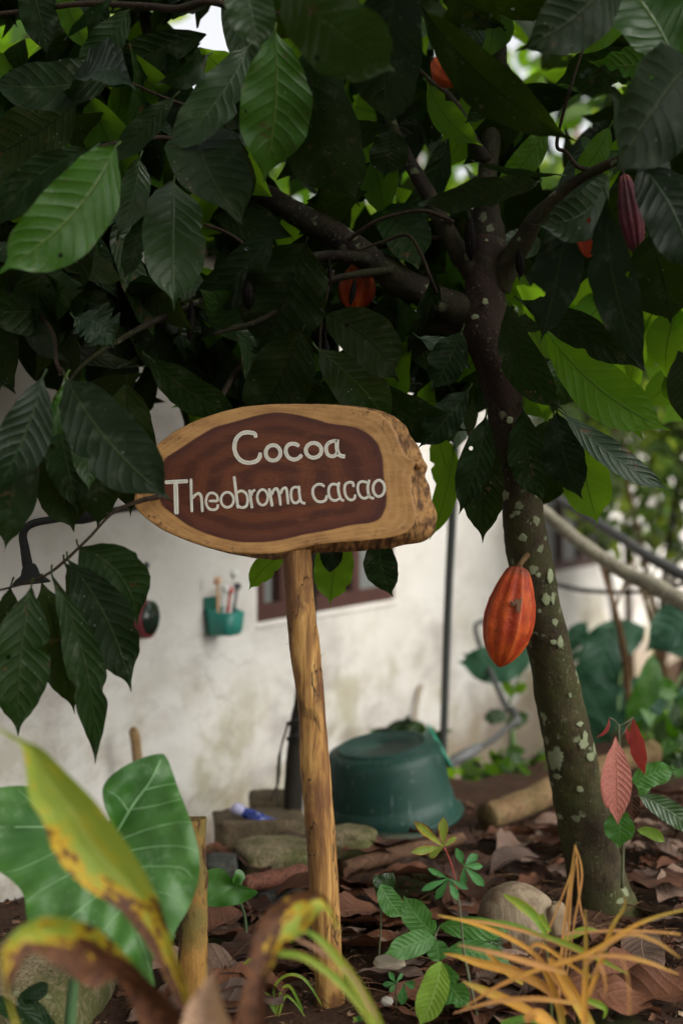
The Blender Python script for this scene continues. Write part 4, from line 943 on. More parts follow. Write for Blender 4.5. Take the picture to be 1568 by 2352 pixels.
shrub('garden_tree', ['farb', 'mid', 'dark'], 2750, 500, 6.5, 1.6, 2.2, 1.6, 1500, .30, 'unseen broad leafy tree added past the right edge to shade the wall', stemr=.1)  # tree added out of view to shade the far end of the wall
# pale fallen branch, grey pipe
a = MB(); a.add(*tube(pt((1140, 1100, 5.0, 26), (1245, 1172, 4.9, 29), (1330, 1245, 4.8, 31), (1430, 1312, 4.7, 36), (1500, 1345, 4.6, 40), (1568, 1382, 4.5, 42), (1700, 1450, 4.4, 46), (2300, 1750, 4.0, 50)), 14, 6, .12, 12))
a.build('bare_branch', PALEB, loc=P(1430, 1312, 4.7), label='long pale bare branch sloping down to the right behind the trunk', cat='branch')
a = MB(); a.add(*tube(pt((1250, 1130, 5.9, 18), (1330, 1175, 5.8, 22), (1440, 1245, 5.6, 24), (1568, 1322, 5.4, 28), (2300, 1700, 4.6, 32)), 12, 6))
a.build('long_pipe', GREYP, loc=P(1440, 1245, 5.6), label='long grey pipe sloping parallel above the pale bare branch', cat='pipe')
a = MB(); a.add(*tube(pt((1180, 1300, 6.3, 9), (1290, 1346, 6, 10), (1400, 1360, 5.8, 10), (1500, 1356, 5.6, 10), (1570, 1340, 5.4, 10), (1800, 1250, 5.0, 10)), 8, 5))
a.build('hose', BLACKP, loc=P(1400, 1360, 5.8), label='thin dark hose sagging across the wall right of the trunk', cat='hose')
# black pole
pl = P(1015, 1810, 5.0)
a = MB(); a.add(*tube(pt((1014, 1835, 4.95, 17), (1028, 1400, 4.95, 19), (1040, 1150, 4.95, 20), (1048, 900, 4.95, 20), (1056, 500, 4.95, 20)), 12, 4)); 
a.build('pole', simple('dark_grey_pole', (.03, .033, .028), .55, .3), loc=pl, label='thin dark upright pole between the sign and the cocoa trunk', cat='pole')
# bent grey pipe with taped joint
bpp = empty('bent_pipe', P(1030, 1760, 4.9), 'bent grey water pipe with taped joints right of the green basin', 'pipe')
a = MB(); a.add(*tube(pt((1140, 1418, 5.8, 11), (1100, 1430, 5.7, 12), (1092, 1450, 5.6, 12), (1120, 1530, 5.4, 13), (1165, 1630, 5.2, 14)), 10, 5)); a.build('upper_pipe', GREYP, bpp)
a = MB(); a.add(*tube(pt((1188, 1652, 5.15, 13), (1130, 1700, 5.0, 14), (1080, 1728, 4.9, 15), (1020, 1760, 4.85, 15)), 10, 5)); a.build('lower_pipe', GREYP, bpp)
a = MB(); a.add(*tube(pt((1174, 1628, 5.2, 17), (1186, 1652, 5.15, 19), (1172, 1668, 5.13, 17)), 12, 4, .15, 60)); a.build('elbow', GREYP, bpp)
a = MB(); a.add(*tube(pt((1105, 1714, 4.95, 15), (1088, 1723, 4.92, 26), (1062, 1737, 4.88, 28), (1035, 1752, 4.86, 24), (1025, 1757, 4.85, 15)), 14, 4, .2, 50)); a.build('tape_wrap', simple('silver_tape', (.12, .12, .115), .5, .7, 60), bpp)
# pole with ropes behind the post
cp = empty('pipe_stand', P(672, 1930, 4.05), 'thick dark pipe stand with tied ropes behind the sign post', 'pipe')
a = MB(); a.add(*tube(pt((716, 1180, 4.1, 28), (712, 1400, 4.1, 28), (695, 1580, 4.08, 30), (686, 1650, 4.07, 36), (684, 1700, 4.07, 44), (676, 1790, 4.06, 46), (670, 1900, 4.05, 40), (668, 1960, 4.05, 40)), 14, 5, .06, 20)); a.build('pipe', simple('dark_mossy_pipe', (.020, .017, .012), .8, .5, spec=.2, dirt=(.06, .05, .03)), cp)
a = MB(); a.add(*tube(pt((732, 1640, 4.15, 14), (733, 1760, 4.15, 15), (728, 1900, 4.15, 16), (726, 1950, 4.15, 16)), 10, 3)); a.build('side_rod', simple('rusty_rod', (.10, .045, .025), .7), cp)
for (rx_, ry_) in (((700, 1655), (660, 1655)), ((700, 1690), (662, 1700))):
    a = MB(); a.add(*tube(pt((rx_[0]-40, rx_[1]+8, 4.02, 10), (rx_[0]-15, rx_[1], 4.0, 14), (rx_[0]+8, rx_[1]-2, 4.02, 10)), 8, 4, .2, 60)); a.build('rope_knot', simple('black_rope', (.02, .018, .015), .9), cp)
for q in ([(662, 1660), (645, 1720), (640, 1790), (620, 1840)], [(660, 1665), (640, 1740), (636, 1800), (638, 1850)]):
    a = MB(); a.add(*tube(pt(*[(x, y, 4.0, 5) for x, y in q]), 7, 8, .5, 90)); a.build('rope', simple('dark_rope', (.035, .028, .02), .9), cp)
# stakes
STK = M('weathered_stake'); n1 = STK.noise(STK.map(STK.obj(), (1, 1, .35)), scale=26, detail=6, rough=.7); n2 = STK.noise(scale=12, detail=4)
cst = STK.mix(STK.mr(n2, .4, .6), (.24, .125, .03), (.13, .10, .028)); cst = STK.mix(STK.mr(n1, .50, .60), cst, (.045, .02, .01)); cst = STK.mix(STK.mr(n1, .38, .3), cst, (.36, .20, .08))
STK = STK.bsdf(cst, .8, STK.bump(n1, 1, .008), .2)
a = MB(); a.add(*tube(pt((443, 1879, 2.60, 34), (443, 1882, 2.60, 56), (444, 1895, 2.60, 60), (445, 1960, 2.6, 60), (447, 2080, 2.6, 62), (445, 2180, 2.6, 66), (443, 2270, 2.6, 70), (440, 2400, 2.6, 70)), 20, 7, .14, 24))
a.build('short_stake', STK, loc=P(450, 2352, 2.6), label='short weathered yellow brown wooden stake beside the big green leaf', cat='stake')
a = MB(); a.add(*tube([tuple(wp(282, 1662, .05)+Vector((-.0, -.1, 0)))+(.006,)]+[tuple(wp(x, y, .05)+Vector((0, -.1, 0)))+(.014,) for x, y in ((284, 1666), (290, 1700), (300, 1800), (306, 1900), (312, 2000), (318, 2120))], 10, 4, .1, 30))
a.build('thin_stake', simple('tan_stake', (.30, .19, .08), .7, .5, dirt=(.05, .02, .01)), loc=wp(318, 2120), label='thin tan stake with a dark top leaning on the white wall', cat='stake')
a = MB(); a.add(*tube([tuple(wp(958, 1575, .02))+(.012,), tuple(wp(945, 1600, .03))+(.011,), tuple(wp(938, 1650, .03))+(.011,), tuple(wp(936, 1760, .03))+(.012,)], 8, 5, .1))
a.build('wall_pipe', simple('tan_pipe', (.26, .20, .13), .6, .4), loc=wp(936, 1760), label='short tan water pipe stub standing at the wall behind the basin', cat='pipe')

# ------------------------------------------------------------------ basin
bc = P(898, 1872, 4.18); bR = px(153, 4.18)
bs = empty('basin', bc, 'dark green plastic basin turned upside down on the ground behind the sign post', 'basin')
prf = [(.61, 1.0), (.64, 1.02), (.66, 1.015), (.67, .985), (.73, .98), (.80, .95), (.845, .90), (.865, .83), (.90, .55), (.918, .30), (.925, .28), (.945, .27), (.965, .12), (.975, .03), (.98, .0), (1.05, .005), (1.075, -.012), (1.07, -.04), (1.01, -.03), (.94, .03)]
Hh = px(165, 4.18)
tilt = Matrix.Rotation(R(7), 3, 'X') @ Matrix.Rotation(R(-7.5), 3, 'Y')
v = []; f = []; N = 72
for (rr, zz) in [(0, 1.0), (.58, .992)]+prf:
    for k in range(N):
        th = k/N*6.2832; p = Vector((rr*bR*math.cos(th), rr*bR*math.sin(th), zz*Hh-.0)); v.append(bc+tilt @ p)
for i in range(len(prf)+1):
    for k in range(N): f.append((i*N+k, i*N+(k+1) % N, (i+1)*N+(k+1) % N, (i+1)*N+k))
m = M('green_basin_plastic'); ob = m.obj(); n1 = m.noise(scale=7, detail=5, rough=.6); sc_ = m.noise(m.map(ob, (26, 26, 2.2)), scale=2.2, detail=4, rough=.6)
c = m.mix(m.mr(n1, .3, .7), (.005, .030, .021), (.009, .042, .030)); c = m.mix(m.math('MULTIPLY', m.mr(sc_, .60, .70), .5), c, (.13, .18, .15))
c = m.mix(m.math('MULTIPLY', m.mr(m.noise(scale=36, detail=5, rough=.7), .60, .72), .5), c, (.16, .17, .12))
zz_ = m.sep(ob)[2]; c = m.mix(m.math('MULTIPLY', m.mr(m.math('ADD', zz_, m.math('MULTIPLY', n1, .03)), .006, -.008), .6), c, (.13, .12, .08))
a = MB(); a.add(v, f); o = a.build('shell', m.bsdf(c, m.math('ADD', .36, m.math('MULTIPLY', n1, .3)), m.bump(n1, .1, .004), .3), bs); solid(o, .003)
# teal dish behind
tc_ = P(985, 1728, 4.6)
v = []; f = []
for (rr, zz) in [(0, -.02), (.6, -.02), (.8, .35), (1, 1), (1.08, 1.02), (1.08, .98)]:
    for k in range(40):
        th = k/40*6.2832; p = Matrix.Rotation(R(60), 3, 'Y') @ Vector((rr*.075*math.cos(th), rr*.075*math.sin(th), zz*.04)); v.append(tc_+p)
f = [(i*40+k, i*40+(k+1) % 40, (i+1)*40+(k+1) % 40, (i+1)*40+k) for i in range(5) for k in range(40)]
a = MB(); a.add(v, f); solid(a.build('dish', simple('bright_teal_plastic', (.02, .25, .16), .35, .3), loc=tc_, label='bright teal plastic dish leaning behind the dark green basin', cat='dish'), .003)
# ------------------------------------------------------------------ stones, block, logs, coconut
def rock(name, mat, c, sx, sy, sz, seed, label, cat, sq=.5, rot=0, parent=None, n=(22, 34), amp=.22):
    v = []; f = []
    for i in range(n[0]+1):
        for j in range(n[1]):
            t = i/n[0]*math.pi; p_ = j/n[1]*6.2832; d = Vector((math.sin(t)*math.cos(p_), math.sin(t)*math.sin(p_), math.cos(t)))
            q = Vector([math.copysign(abs(x)**sq, x) for x in d]); q *= 1+amp*noise.noise(d*1.7+Vector((seed, 0, 0)))+amp*.3*noise.noise(d*6+Vector((seed, 0, 0)))
            q = Vector((q.x*sx/2, q.y*sy/2, q.z*sz/2)); q.rotate(Matrix.Rotation(rot, 3, 'Z')); v.append(Vector(c)+q)
    f = [(i*n[1]+j, (i+1)*n[1]+j, (i+1)*n[1]+(j+1) % n[1], i*n[1]+(j+1) % n[1]) for i in range(n[0]) for j in range(n[1])]
    a = MB(); a.add(v, f); return a.build(name, mat, parent, loc=None if parent else Vector(c)-Vector((0, 0, sz/2)), **({'label': label, 'cat': cat} if label else {}))
STONE = bark_mat('mossy_stone', (.17, .13, .075), (.27, .215, .13), .8, .5, .85)
CONC = bark_mat('old_concrete', (.085, .062, .038), (.14, .10, .062), .2, .1, .9)
DSTONE = bark_mat('dark_stone', (.04, .04, .036), (.08, .08, .07), .1, .1, .9)
rock('concrete_block', CONC, P(595, 1925, 3.98), px(215, 3.98), .20, px(110, 3.98), 3, 'grey brown concrete block with rounded corners under the blue bottle', 'block', .22, .12, amp=.10)
rock('mossy_stone', STONE, P(650, 1972, 3.72), px(230, 3.72), .22, px(84, 3.72), 9, 'long mossy stone with pale patch left of the sign post', 'stone', .6, .2)
rock('mossy_stone', STONE, P(802, 1940, 3.75), px(130, 3.75), .16, px(80, 3.75), 14, 'yellow green mossy stone below the green basin', 'stone', .7, -.2)
rock('dark_stone', DSTONE, P(505, 1990, 3.62), px(85, 3.62), .12, px(52, 3.62), 21, 'small dark grey stone behind the round green leaf', 'stone', .6)
rock('dark_stone', DSTONE, P(655, 2078, 3.35), px(120, 3.35), .10, px(60, 3.35), 22, 'dark stone half buried left of the sign post', 'stone', .6)
rock('mossy_stone', CONC, P(630, 1850, 4.3), px(120, 4.3), .2, px(66, 4.3), 25, 'brown stone behind the pipe stand above the concrete block', 'stone', .6)
rock('flat_stone', STONE, P(90, 2290, 2.75), px(330, 2.75), .4, px(230, 2.75), 31, 'large mossy ochre stone low at the left under the leaves', 'stone', .55)
rock('pale_pebble', simple('pale_pebble', (.33, .27, .2), .8, .5, 60), P(895, 2210, 2.58), px(70, 2.6), .05, px(26, 2.6), 41, 'small pale crumbly stone left of the lime green leaf', 'stone', .8)
rock('pale_pebble', simple('grey_pebble', (.25, .23, .19), .8, .5, 60), P(888, 2300, 2.5), px(28, 2.5), .02, px(20, 2.5), 42, 'tiny grey pebble near the bottom beside the seedling', 'stone', .8)
# coconut husk
CO = M('coconut_husk'); n1 = CO.noise(scale=14, detail=6, rough=.65); n2 = CO.noise(CO.map(CO.obj(), (1, 1, .3)), scale=70, detail=4)
cc_ = CO.mix(CO.mr(n1, .42, .62), (.20, .155, .10), (.085, .056, .033)); cc_ = CO.mix(CO.math('MULTIPLY', CO.mr(n2, .5, .7), .5), cc_, (.09, .06, .04))
CO = CO.bsdf(cc_, .8, CO.bump(CO.math('ADD', n1, n2), .6, .006), .25)
ccx = P(1180, 2112, 2.93); cn = empty('coconut', ccx-Vector((0, 0, .075)), 'old pale brown coconut husk lying at the foot of the trunk', 'coconut')
v = []; f = []; NN = 40
for i in range(25):
    for j in range(NN):
        t = i/24*math.pi; p_ = j/NN*6.2832; d = Vector((math.cos(t), math.sin(t)*math.cos(p_), math.sin(t)*math.sin(p_)))
        k_ = 1+.10*math.cos(3*p_+.6)*math.sin(t)+.05*noise.noise(d*3); q = Vector((d.x*.075, d.y*.066, d.z*.074))*k_
        if d.x > .6: q.x += (d.x-.6)*.03; q.y *= .9
        q.rotate(Matrix.Rotation(R(-12), 3, 'Y')); v.append(ccx+q)
f = [(i*NN+j, i*NN+(j+1) % NN, (i+1)*NN+(j+1) % NN, (i+1)*NN+j) for i in range(24) for j in range(NN)]
a = MB(); a.add(v, f); a.build('husk', CO, cn)
rock('stem_end', simple('husk_end', (.2, .14, .08), .9, .6, 50), ccx+Vector((.082, -.02, .005)), .05, .05, .07, 3, None, None, .8, parent=cn)
# logs
LOG = bark_mat('old_log', (.13, .075, .035), (.22, .14, .07), .3, .1, .85)
def log(pts, mat, label, D=None):
    a = MB(); a.add(*tube(pt(*pts), 14, 6, .16, 14, seed=pts[0][0])); a.build('log', mat, loc=P(*pts[0][:3]), label=label, cat='log')
log([(1118, 1876, 4.1, 62), (1190, 1850, 4.2, 64), (1300, 1800, 4.35, 62), (1400, 1760, 4.5, 58), (1500, 1725, 4.6, 54)], LOG, 'thick tan log lying behind the cocoa trunk')
log([(790, 1995, 3.6, 34), (860, 1975, 3.65, 36), (960, 1950, 3.7, 34), (1060, 1925, 3.8, 28)], bark_mat('brown_log', (.09, .045, .025), (.15, .08, .045), .1, .1), 'thin brown fallen stick lying below the basin')
log([(560, 2030, 3.3, 34), (640, 2015, 3.35, 38), (700, 2000, 3.4, 34)], bark_mat('red_log', (.11, .04, .025), (.16, .065, .04), .1, .1), 'reddish brown stick lying left of the sign post')
log([(1440, 1735, 5.4, 40), (1520, 1690, 5.5, 44), (1620, 1650, 5.6, 44)], LOG, 'tan log far right behind the red leaf seedling')
# blue bottle
bl = empty('plastic_bottle', P(590, 1880, 3.95), 'crumpled blue and white plastic bottle lying on the concrete block', 'bottle')
a = MB(); a.add(*tube(pt((556, 1862, 3.93, 20), (575, 1872, 3.93, 28), (592, 1884, 3.92, 38), (612, 1893, 3.92, 36), (635, 1902, 3.92, 40), (652, 1908, 3.92, 34), (655, 1909, 3.92, 4)), 14, 5, .22, 28)); 
m = M('blue_label'); n1 = m.noise(scale=24, detail=2, dist=1.0); a.build('body', m.bsdf(m.mix(m.mr(n1, .62, .68), (.015, .03, .17), (.45, .5, .62)), .25, m.bump(n1, .6, .01), .5), bl)
a = MB(); a.add(*tube(pt((534, 1852, 3.93, 20), (537, 1854, 3.93, 26), (550, 1860, 3.93, 27), (558, 1864, 3.93, 24)), 14, 3)); a.build('cap', simple('lilac_cap', (.32, .31, .45), .4, .2), bl)

# ------------------------------------------------------------------ dead leaves on the ground
def place_dead(X, Y, L, mt, label, grp, seed, lift=.012, ang=None):
    a = MB(); an = ang if ang is not None else ru(0, 6.28); z = gz(X, Y)+lift+rnd()**2*.03
    d = Vector((math.cos(an), math.sin(an), ru(-.2, .2))); B = Vector((X, Y, z))-d*L/2; T = B+d*L
    leaf(a, B, T, L*ru(.36, .46), roll=ru(-25, 25), sag=ru(-.02, .11), curve=ru(-.14, .14), fold=ru(.05, .5), wave=ru(.02, .08), tipcurl=ru(-.12, .12), kind=random.choice(['cocoa', 'wide', 'small']), nu=18, nv=4, view=(0, .05, -1), jag=.08)
    a.build('dead_leaf', ML[mt], loc=(X, Y, z), label=label, cat='dead leaf', group=grp)
k = 0
while k < 260:
    y = 1830+(2352-1830)*rnd()**.85+30; x = ru(380, 1640); D = CZ*F/(y-1176); X = (x-784)/F*D
    if D > 5: continue
    if D > yedge(X)-.05: continue
    bare = X > .42 and D < 2.9
    if bare and rnd() < .85: continue
    if math.hypot(X-.56, D-3.25) < .2 or math.hypot(X-.146, D-4.18) < .31 or (abs(X+.02) < .12 and 2.3 < D < 2.85): continue
    g_ = rnd() < .28
    place_dead(X, D, ru(.07, .25), 'deadg' if g_ else 'dead', 'greyish dry cocoa leaf lying in the leaf litter' if g_ else 'reddish brown dry cocoa leaf lying in the leaf litter', 'fallen dry leaves on the ground', k); k += 1
place_dead(P(840, 2050, 2.95).x, 2.95, .30, 'dead', 'large reddish brown dry leaf lying right of the sign post', None, 0, .03, R(150))
place_dead(P(1500, 2340, 2.62).x, 2.62, .26, 'dead', 'broad red brown dry leaf lying at the bottom right', None, 0, .02, R(160))
place_dead(P(1400, 2290, 2.75).x, 2.75, .20, 'dead', 'dull purple brown leaf lying behind the orange grass', None, 0, .02, R(70))
place_dead(P(1500, 2040, 3.3).x, 3.3, .28, 'dead', 'curled orange brown dry leaf lying right of the trunk foot', None, 0, .03, R(160))
# litter crumbs
a = MB()
for k in range(9000):
    X = ru(-.9, 1.3); Y = ru(2.0, 4.6)
    if Y > yedge(X)-.02: continue
    z = gz(X, Y); s = ru(.002, .009)*(1 if rnd() < .8 else 1.8); c = Vector((X, Y, z+s*.2)); vs = []
    for q in range(6):
        d = Vector((ru(-1, 1), ru(-1, 1), ru(-.6, .6))).normalized(); vs.append(c+Vector((d.x*s, d.y*s, d.z*s*.7)))
    a.add(vs, [(0, 1, 2), (0, 2, 3), (0, 3, 4), (1, 2, 5), (2, 3, 5), (3, 4, 5), (0, 4, 1), (1, 4, 5)], None, {'rnd': rnd()})
m = M('litter_crumbs'); a.build('leaf_litter', m.bsdf(m.ramp(m.attr('rnd'), [(0, (.03, .014, .008)), (.4, (.09, .04, .022)), (.8, (.16, .08, .045)), (1, (.28, .2, .13))]), .9, None, .2), kind='stuff', label='soil crumbs and broken leaf bits scattered over the ground', cat='litter')
a = MB()
for k in range(330):
    y = ru(1950, 2340); x = ru(450, 1560); D = CZ*F/(y-1176); c = Vector(((x-784)/F*D, D, 0)); c.z = gz(c.x, c.y)+.008; an = ru(0, 6.28); L = ru(.03, .13)
    e = c+Vector((math.cos(an)*L, math.sin(an)*L, ru(0, .03))); mm_ = (c+e)/2+Vector((ru(-.01, .01), ru(-.01, .01), .006)); a.add(*tube([tuple(c)+(.001,), tuple(mm_)+(.0012,), tuple(e)+(.0006,)], 4, 3))
a.build('twig_litter', BROWNST, kind='stuff', label='thin dry twigs strewn over the soil', cat='litter')

# ------------------------------------------------------------------ big taro leaf and plant
def outline_leaf(mb, J, pts, D, bulge=.03, dD=0, sub=5, rings=10):
    q = catmull(pts+[pts[0]], sub)[:-1]; n = len(q); v = [P(J[0], J[1], D)]; uv = [(0, .5)]; f = []
    for k in range(1, rings+1):
        t = k/rings
        for i, p in enumerate(q):
            x = J[0]+(p[0]-J[0])*t; y = J[1]+(p[1]-J[1])*t
            dd = bulge*math.sin(t*math.pi*.6)+.010*noise.noise(Vector((x*.02, y*.02, 1)))*t*2+dD*(y-J[1])/400
            v.append(P(x, y, D-dd)); uv.append((t, (i/n)))
    for i in range(n): f.append((0, 1+i, 1+(i+1) % n))
    for k in range(rings-1):
        for i in range(n): f.append((1+k*n+i, 1+(k+1)*n+i, 1+(k+1)*n+(i+1) % n, 1+k*n+(i+1) % n))
    mb.add(v, f, uv, {'rnd': .5})
    def at(x, y):      # depth on the leaf for vein placement
        best = 9e9; tt = 0.0
        for i, p in enumerate(q):
            dx, dy = p[0]-J[0], p[1]-J[1]; l2 = dx*dx+dy*dy
            t = ((x-J[0])*dx+(y-J[1])*dy)/l2
            e = math.hypot(J[0]+dx*t-x, J[1]+dy*t-y)
            if e < best and t > 0: best = e; tt = min(1, t)
        return D-(bulge*math.sin(tt*math.pi*.6)+.010*noise.noise(Vector((x*.02, y*.02, 1)))*tt*2+dD*(y-J[1])/400)
    return at
m = M('taro_leaf'); n1 = m.noise(scale=8, detail=5, rough=.6); n2 = m.noise(scale=75, detail=6, rough=.8)
c = m.mix(m.mr(n1, .3, .7), (.022, .095, .010), (.055, .16, .018)); c = m.mix(m.math('MULTIPLY', m.math('MULTIPLY', m.mr(n2, .46, .66), m.mr(m.noise(scale=13, detail=3), .45, .65)), .5), c, (.22, .34, .18)); 
TARO = m.bsdf(c, .42, m.bump(m.math('ADD', n1, m.math('MULTIPLY', n2, .3)), .5, .006), .5, trans=.25, tcol=(.06, .25, .03))
TVEIN = simple('taro_vein', (.20, .38, .16), .5, .3)
tp = empty('taro_plant', P(200, 2620, 2.25), 'huge heart shaped green taro leaf at the lower left', 'plant')
a = MB(); J = (268, 1912)
at = outline_leaf(a, J, [(255, 1880), (240, 1850), (237, 1808), (262, 1776), (308, 1748), (362, 1732), (384, 1742), (410, 1812), (438, 1885), (457, 1955), (455, 2025), (434, 2085), (404, 2136), (399, 2158), (372, 2172), (352, 2200), (351, 2235), (356, 2266), (330, 2245), (290, 2205), (235, 2175), (160, 2160), (90, 2150), (64, 2115), (56, 2060), (30, 2025), (-20, 1990), (-80, 1960), (-110, 1900), (-60, 1830), (20, 1806), (100, 1812), (180, 1850), (240, 1895)], 2.30, .035, .10)
tl = a.build('leaf', TARO, tp)
a = MB()
for q in ([(268, 1912), (305, 1850), (345, 1795), (370, 1745)], [(268, 1912), (285, 2000), (300, 2100), (330, 2180), (354, 2255)], [(268, 1912), (180, 1900), (60, 1900), (-90, 1900)],
          [(272, 1930), (340, 1905), (400, 1890), (440, 1888)], [(276, 1960), (350, 1945), (420, 1945), (455, 1958)], [(283, 1995), (350, 1990), (420, 1995), (450, 2030)], [(290, 2040), (340, 2045), (400, 2060), (425, 2090)], [(298, 2090), (330, 2100), (370, 2120), (398, 2140)],
          [(276, 1960), (200, 1990), (120, 2030), (60, 2070)], [(285, 2010), (220, 2060), (160, 2110), (120, 2145)], [(295, 2075), (260, 2110), (230, 2150)], [(210, 1902), (140, 1950), (60, 1990), (10, 2005)], [(150, 1900), (100, 1870), (60, 1830), (40, 1812)],
          [(300, 1860), (360, 1850), (415, 1835)], [(330, 1815), (370, 1805), (402, 1800)], [(296, 1865), (270, 1830), (245, 1815)]):
    w0 = 7 if len(q) == 4 and q[0] == (268, 1912) else 3.2
    pp = catmull(q, 5); a.add(*tube([tuple(P(x, y, at(x, y)-.0006))+(px(w0*(1-.75*i/len(pp)), 2.3)/2,) for i, (x, y) in enumerate(pp)], 6, 1))
a.build('veins', TVEIN, tl)
a = MB(); a.add(*tube(pt((268, 1915, 2.32, 14), (235, 2000, 2.38, 18), (190, 2150, 2.40, 22), (165, 2300, 2.4, 26), (160, 2440, 2.4, 32), (160, 2530, 2.4, 36)), 12, 5)); a.build('leaf_stalk', simple('taro_stalk', (.05, .11, .035), .5, .4), tp)
a = MB()
blade(a, [(150, 2420, 40, 2.4), (90, 2330, 46, 2.38), (60, 2300, 50, 2.36), (100, 2270, 40, 2.36), (112, 2265, 4, 2.36)], 2.4); blade(a, [(150, 2440, 30, 2.4), (60, 2352, 40, 2.36), (-10, 2300, 40, 2.3), (-60, 2290, 5, 2.3)], 2.4)
a.build('side_leaves', ML['blue'], tp)
# small taro
tp = empty('taro_plant', P(565, 2290, 2.95), 'small round green taro leaf beside the short stake', 'plant')
a = MB(); at = outline_leaf(a, (537, 2035), [(532, 2020), (515, 1998), (495, 1994), (470, 2003), (455, 2030), (462, 2060), (476, 2080), (505, 2083), (545, 2078), (575, 2064), (592, 2050), (575, 2040), (555, 2032), (563, 2015), (556, 2000), (543, 1998), (536, 2015)], 2.9, .012, .05, rings=6)
tl = a.build('leaf', TARO, tp)
a = MB(); a.add(*tube(pt((537, 2035, 2.905, 5), (552, 2075, 2.93, 6), (565, 2130, 2.95, 7), (567, 2300, 2.95, 8)), 8, 4)); a.build('leaf_stalk', simple('taro_stalk_dark', (.05, .08, .03), .5, .4), tp)

# ------------------------------------------------------------------ ginger in front
gp = empty('ginger_plant', P(430, 2900, 1.75), 'blurred yellowing ginger plant with brown withered leaves in the foreground', 'plant')
def strip(mb, L_, R_, D0, D1, cup=.2, sub=5):
    l = catmull([(p[0], p[1]) for p in L_], sub); r = catmull([(p[0], p[1]) for p in R_], sub); n = len(l); v = []; f = []; uv = []
    def rs(q, n): return [q[min(len(q)-1, int(round(i*(len(q)-1)/(n-1))))] for i in range(n)]
    r = rs(r, n)
    for i in range(n):
        D = D0+(D1-D0)*i/(n-1); wd = math.hypot(l[i][0]-r[i][0], l[i][1]-r[i][1])
        for k in range(9):
            s = k/8; x = l[i][0]+(r[i][0]-l[i][0])*s; y = l[i][1]+(r[i][1]-l[i][1])*s
            dd = cup*px(wd, D)*(4*s*(1-s))+.003*noise.noise(Vector((x*.03, y*.03, 5)))
            v.append(P(x, y, D+dd)); uv.append((i/(n-1), s))
    for i in range(n-1):
        for k in range(8): f.append((i*9+k, i*9+k+1, (i+1)*9+k+1, (i+1)*9+k))
    mb.add(v, f, uv, {'rnd': rnd()})
# the upright blade: left and right edges from the base to the tip
a = MB(); strip(a, [(420, 2330), (352, 2195), (308, 2130), (272, 2088), (190, 2035), (128, 1965), (98, 1885), (68, 1835), (60, 1765), (48, 1712), (22, 1695), (-4, 1676)],
                   [(446, 2330), (398, 2175), (372, 2090), (352, 2040), (322, 1985), (268, 1905), (215, 1835), (150, 1770), (100, 1722), (58, 1702), (30, 1688), (0, 1672)], 1.80, 1.72, .22); a.build('leaf', ML['ging'], gp)
a = MB(); strip(a, [(350, 2420), (300, 2300), (262, 2245), (228, 2268), (190, 2262), (150, 2232), (100, 2200), (70, 2190), (45, 2225), (22, 2290), (50, 2360)],
                   [(460, 2420), (405, 2315), (350, 2262), (300, 2205), (262, 2165), (215, 2128), (150, 2108), (80, 2112), (28, 2150), (4, 2210), (34, 2362)], 1.72, 1.55, .25); a.build('leaf', ML['gingb'], gp)
a = MB(); strip(a, [(515, 2480), (535, 2380), (560, 2260), (575, 2185), (598, 2115), (640, 2072), (700, 2046), (748, 2062), (775, 2120)],
                   [(640, 2480), (615, 2380), (608, 2290), (628, 2215), (655, 2170), (700, 2140), (735, 2092), (752, 2095), (782, 2150)], 1.70, 1.80, .3); a.build('leaf', ML['gingb'], gp)
a = MB(); strip(a, [(390, 2480), (405, 2400), (430, 2310), (460, 2270), (488, 2228)], [(560, 2480), (545, 2400), (520, 2330), (505, 2290), (492, 2232)], 1.62, 1.6, .4); a.build('dry_sheath', ML['gingd'], gp)
a = MB(); a.add(*tube(pt((470, 3000, 1.75, 60), (450, 2600, 1.75, 60), (440, 2430, 1.75, 55), (432, 2310, 1.78, 18)), 12, 4)); a.build('stem', ML['gingd'], gp)
for q in ([(590, 2188, 3), (640, 2190, 16), (700, 2200, 20), (780, 2255, 24), (850, 2340, 26), (900, 2450, 26)], [(690, 2133, 4), (735, 2158, 20), (785, 2215, 26), (830, 2280, 28), (870, 2360, 30), (900, 2460, 30)], [(660, 2150, 3), (720, 2175, 12), (800, 2230, 14), (840, 2290, 16), (880, 2400, 18)]):
    a = MB(); blade(a, q, 1.85); a.build('narrow_leaf', ML['grassg' if q[2][2] > 15 else 'gingd'], gp)
a = MB(); a.add(*tube(pt((905, 2450, 1.85, 30), (900, 2600, 1.85, 36), (880, 2850, 1.85, 40)), 10, 4)); a.build('stem', ML['grassg'], gp)

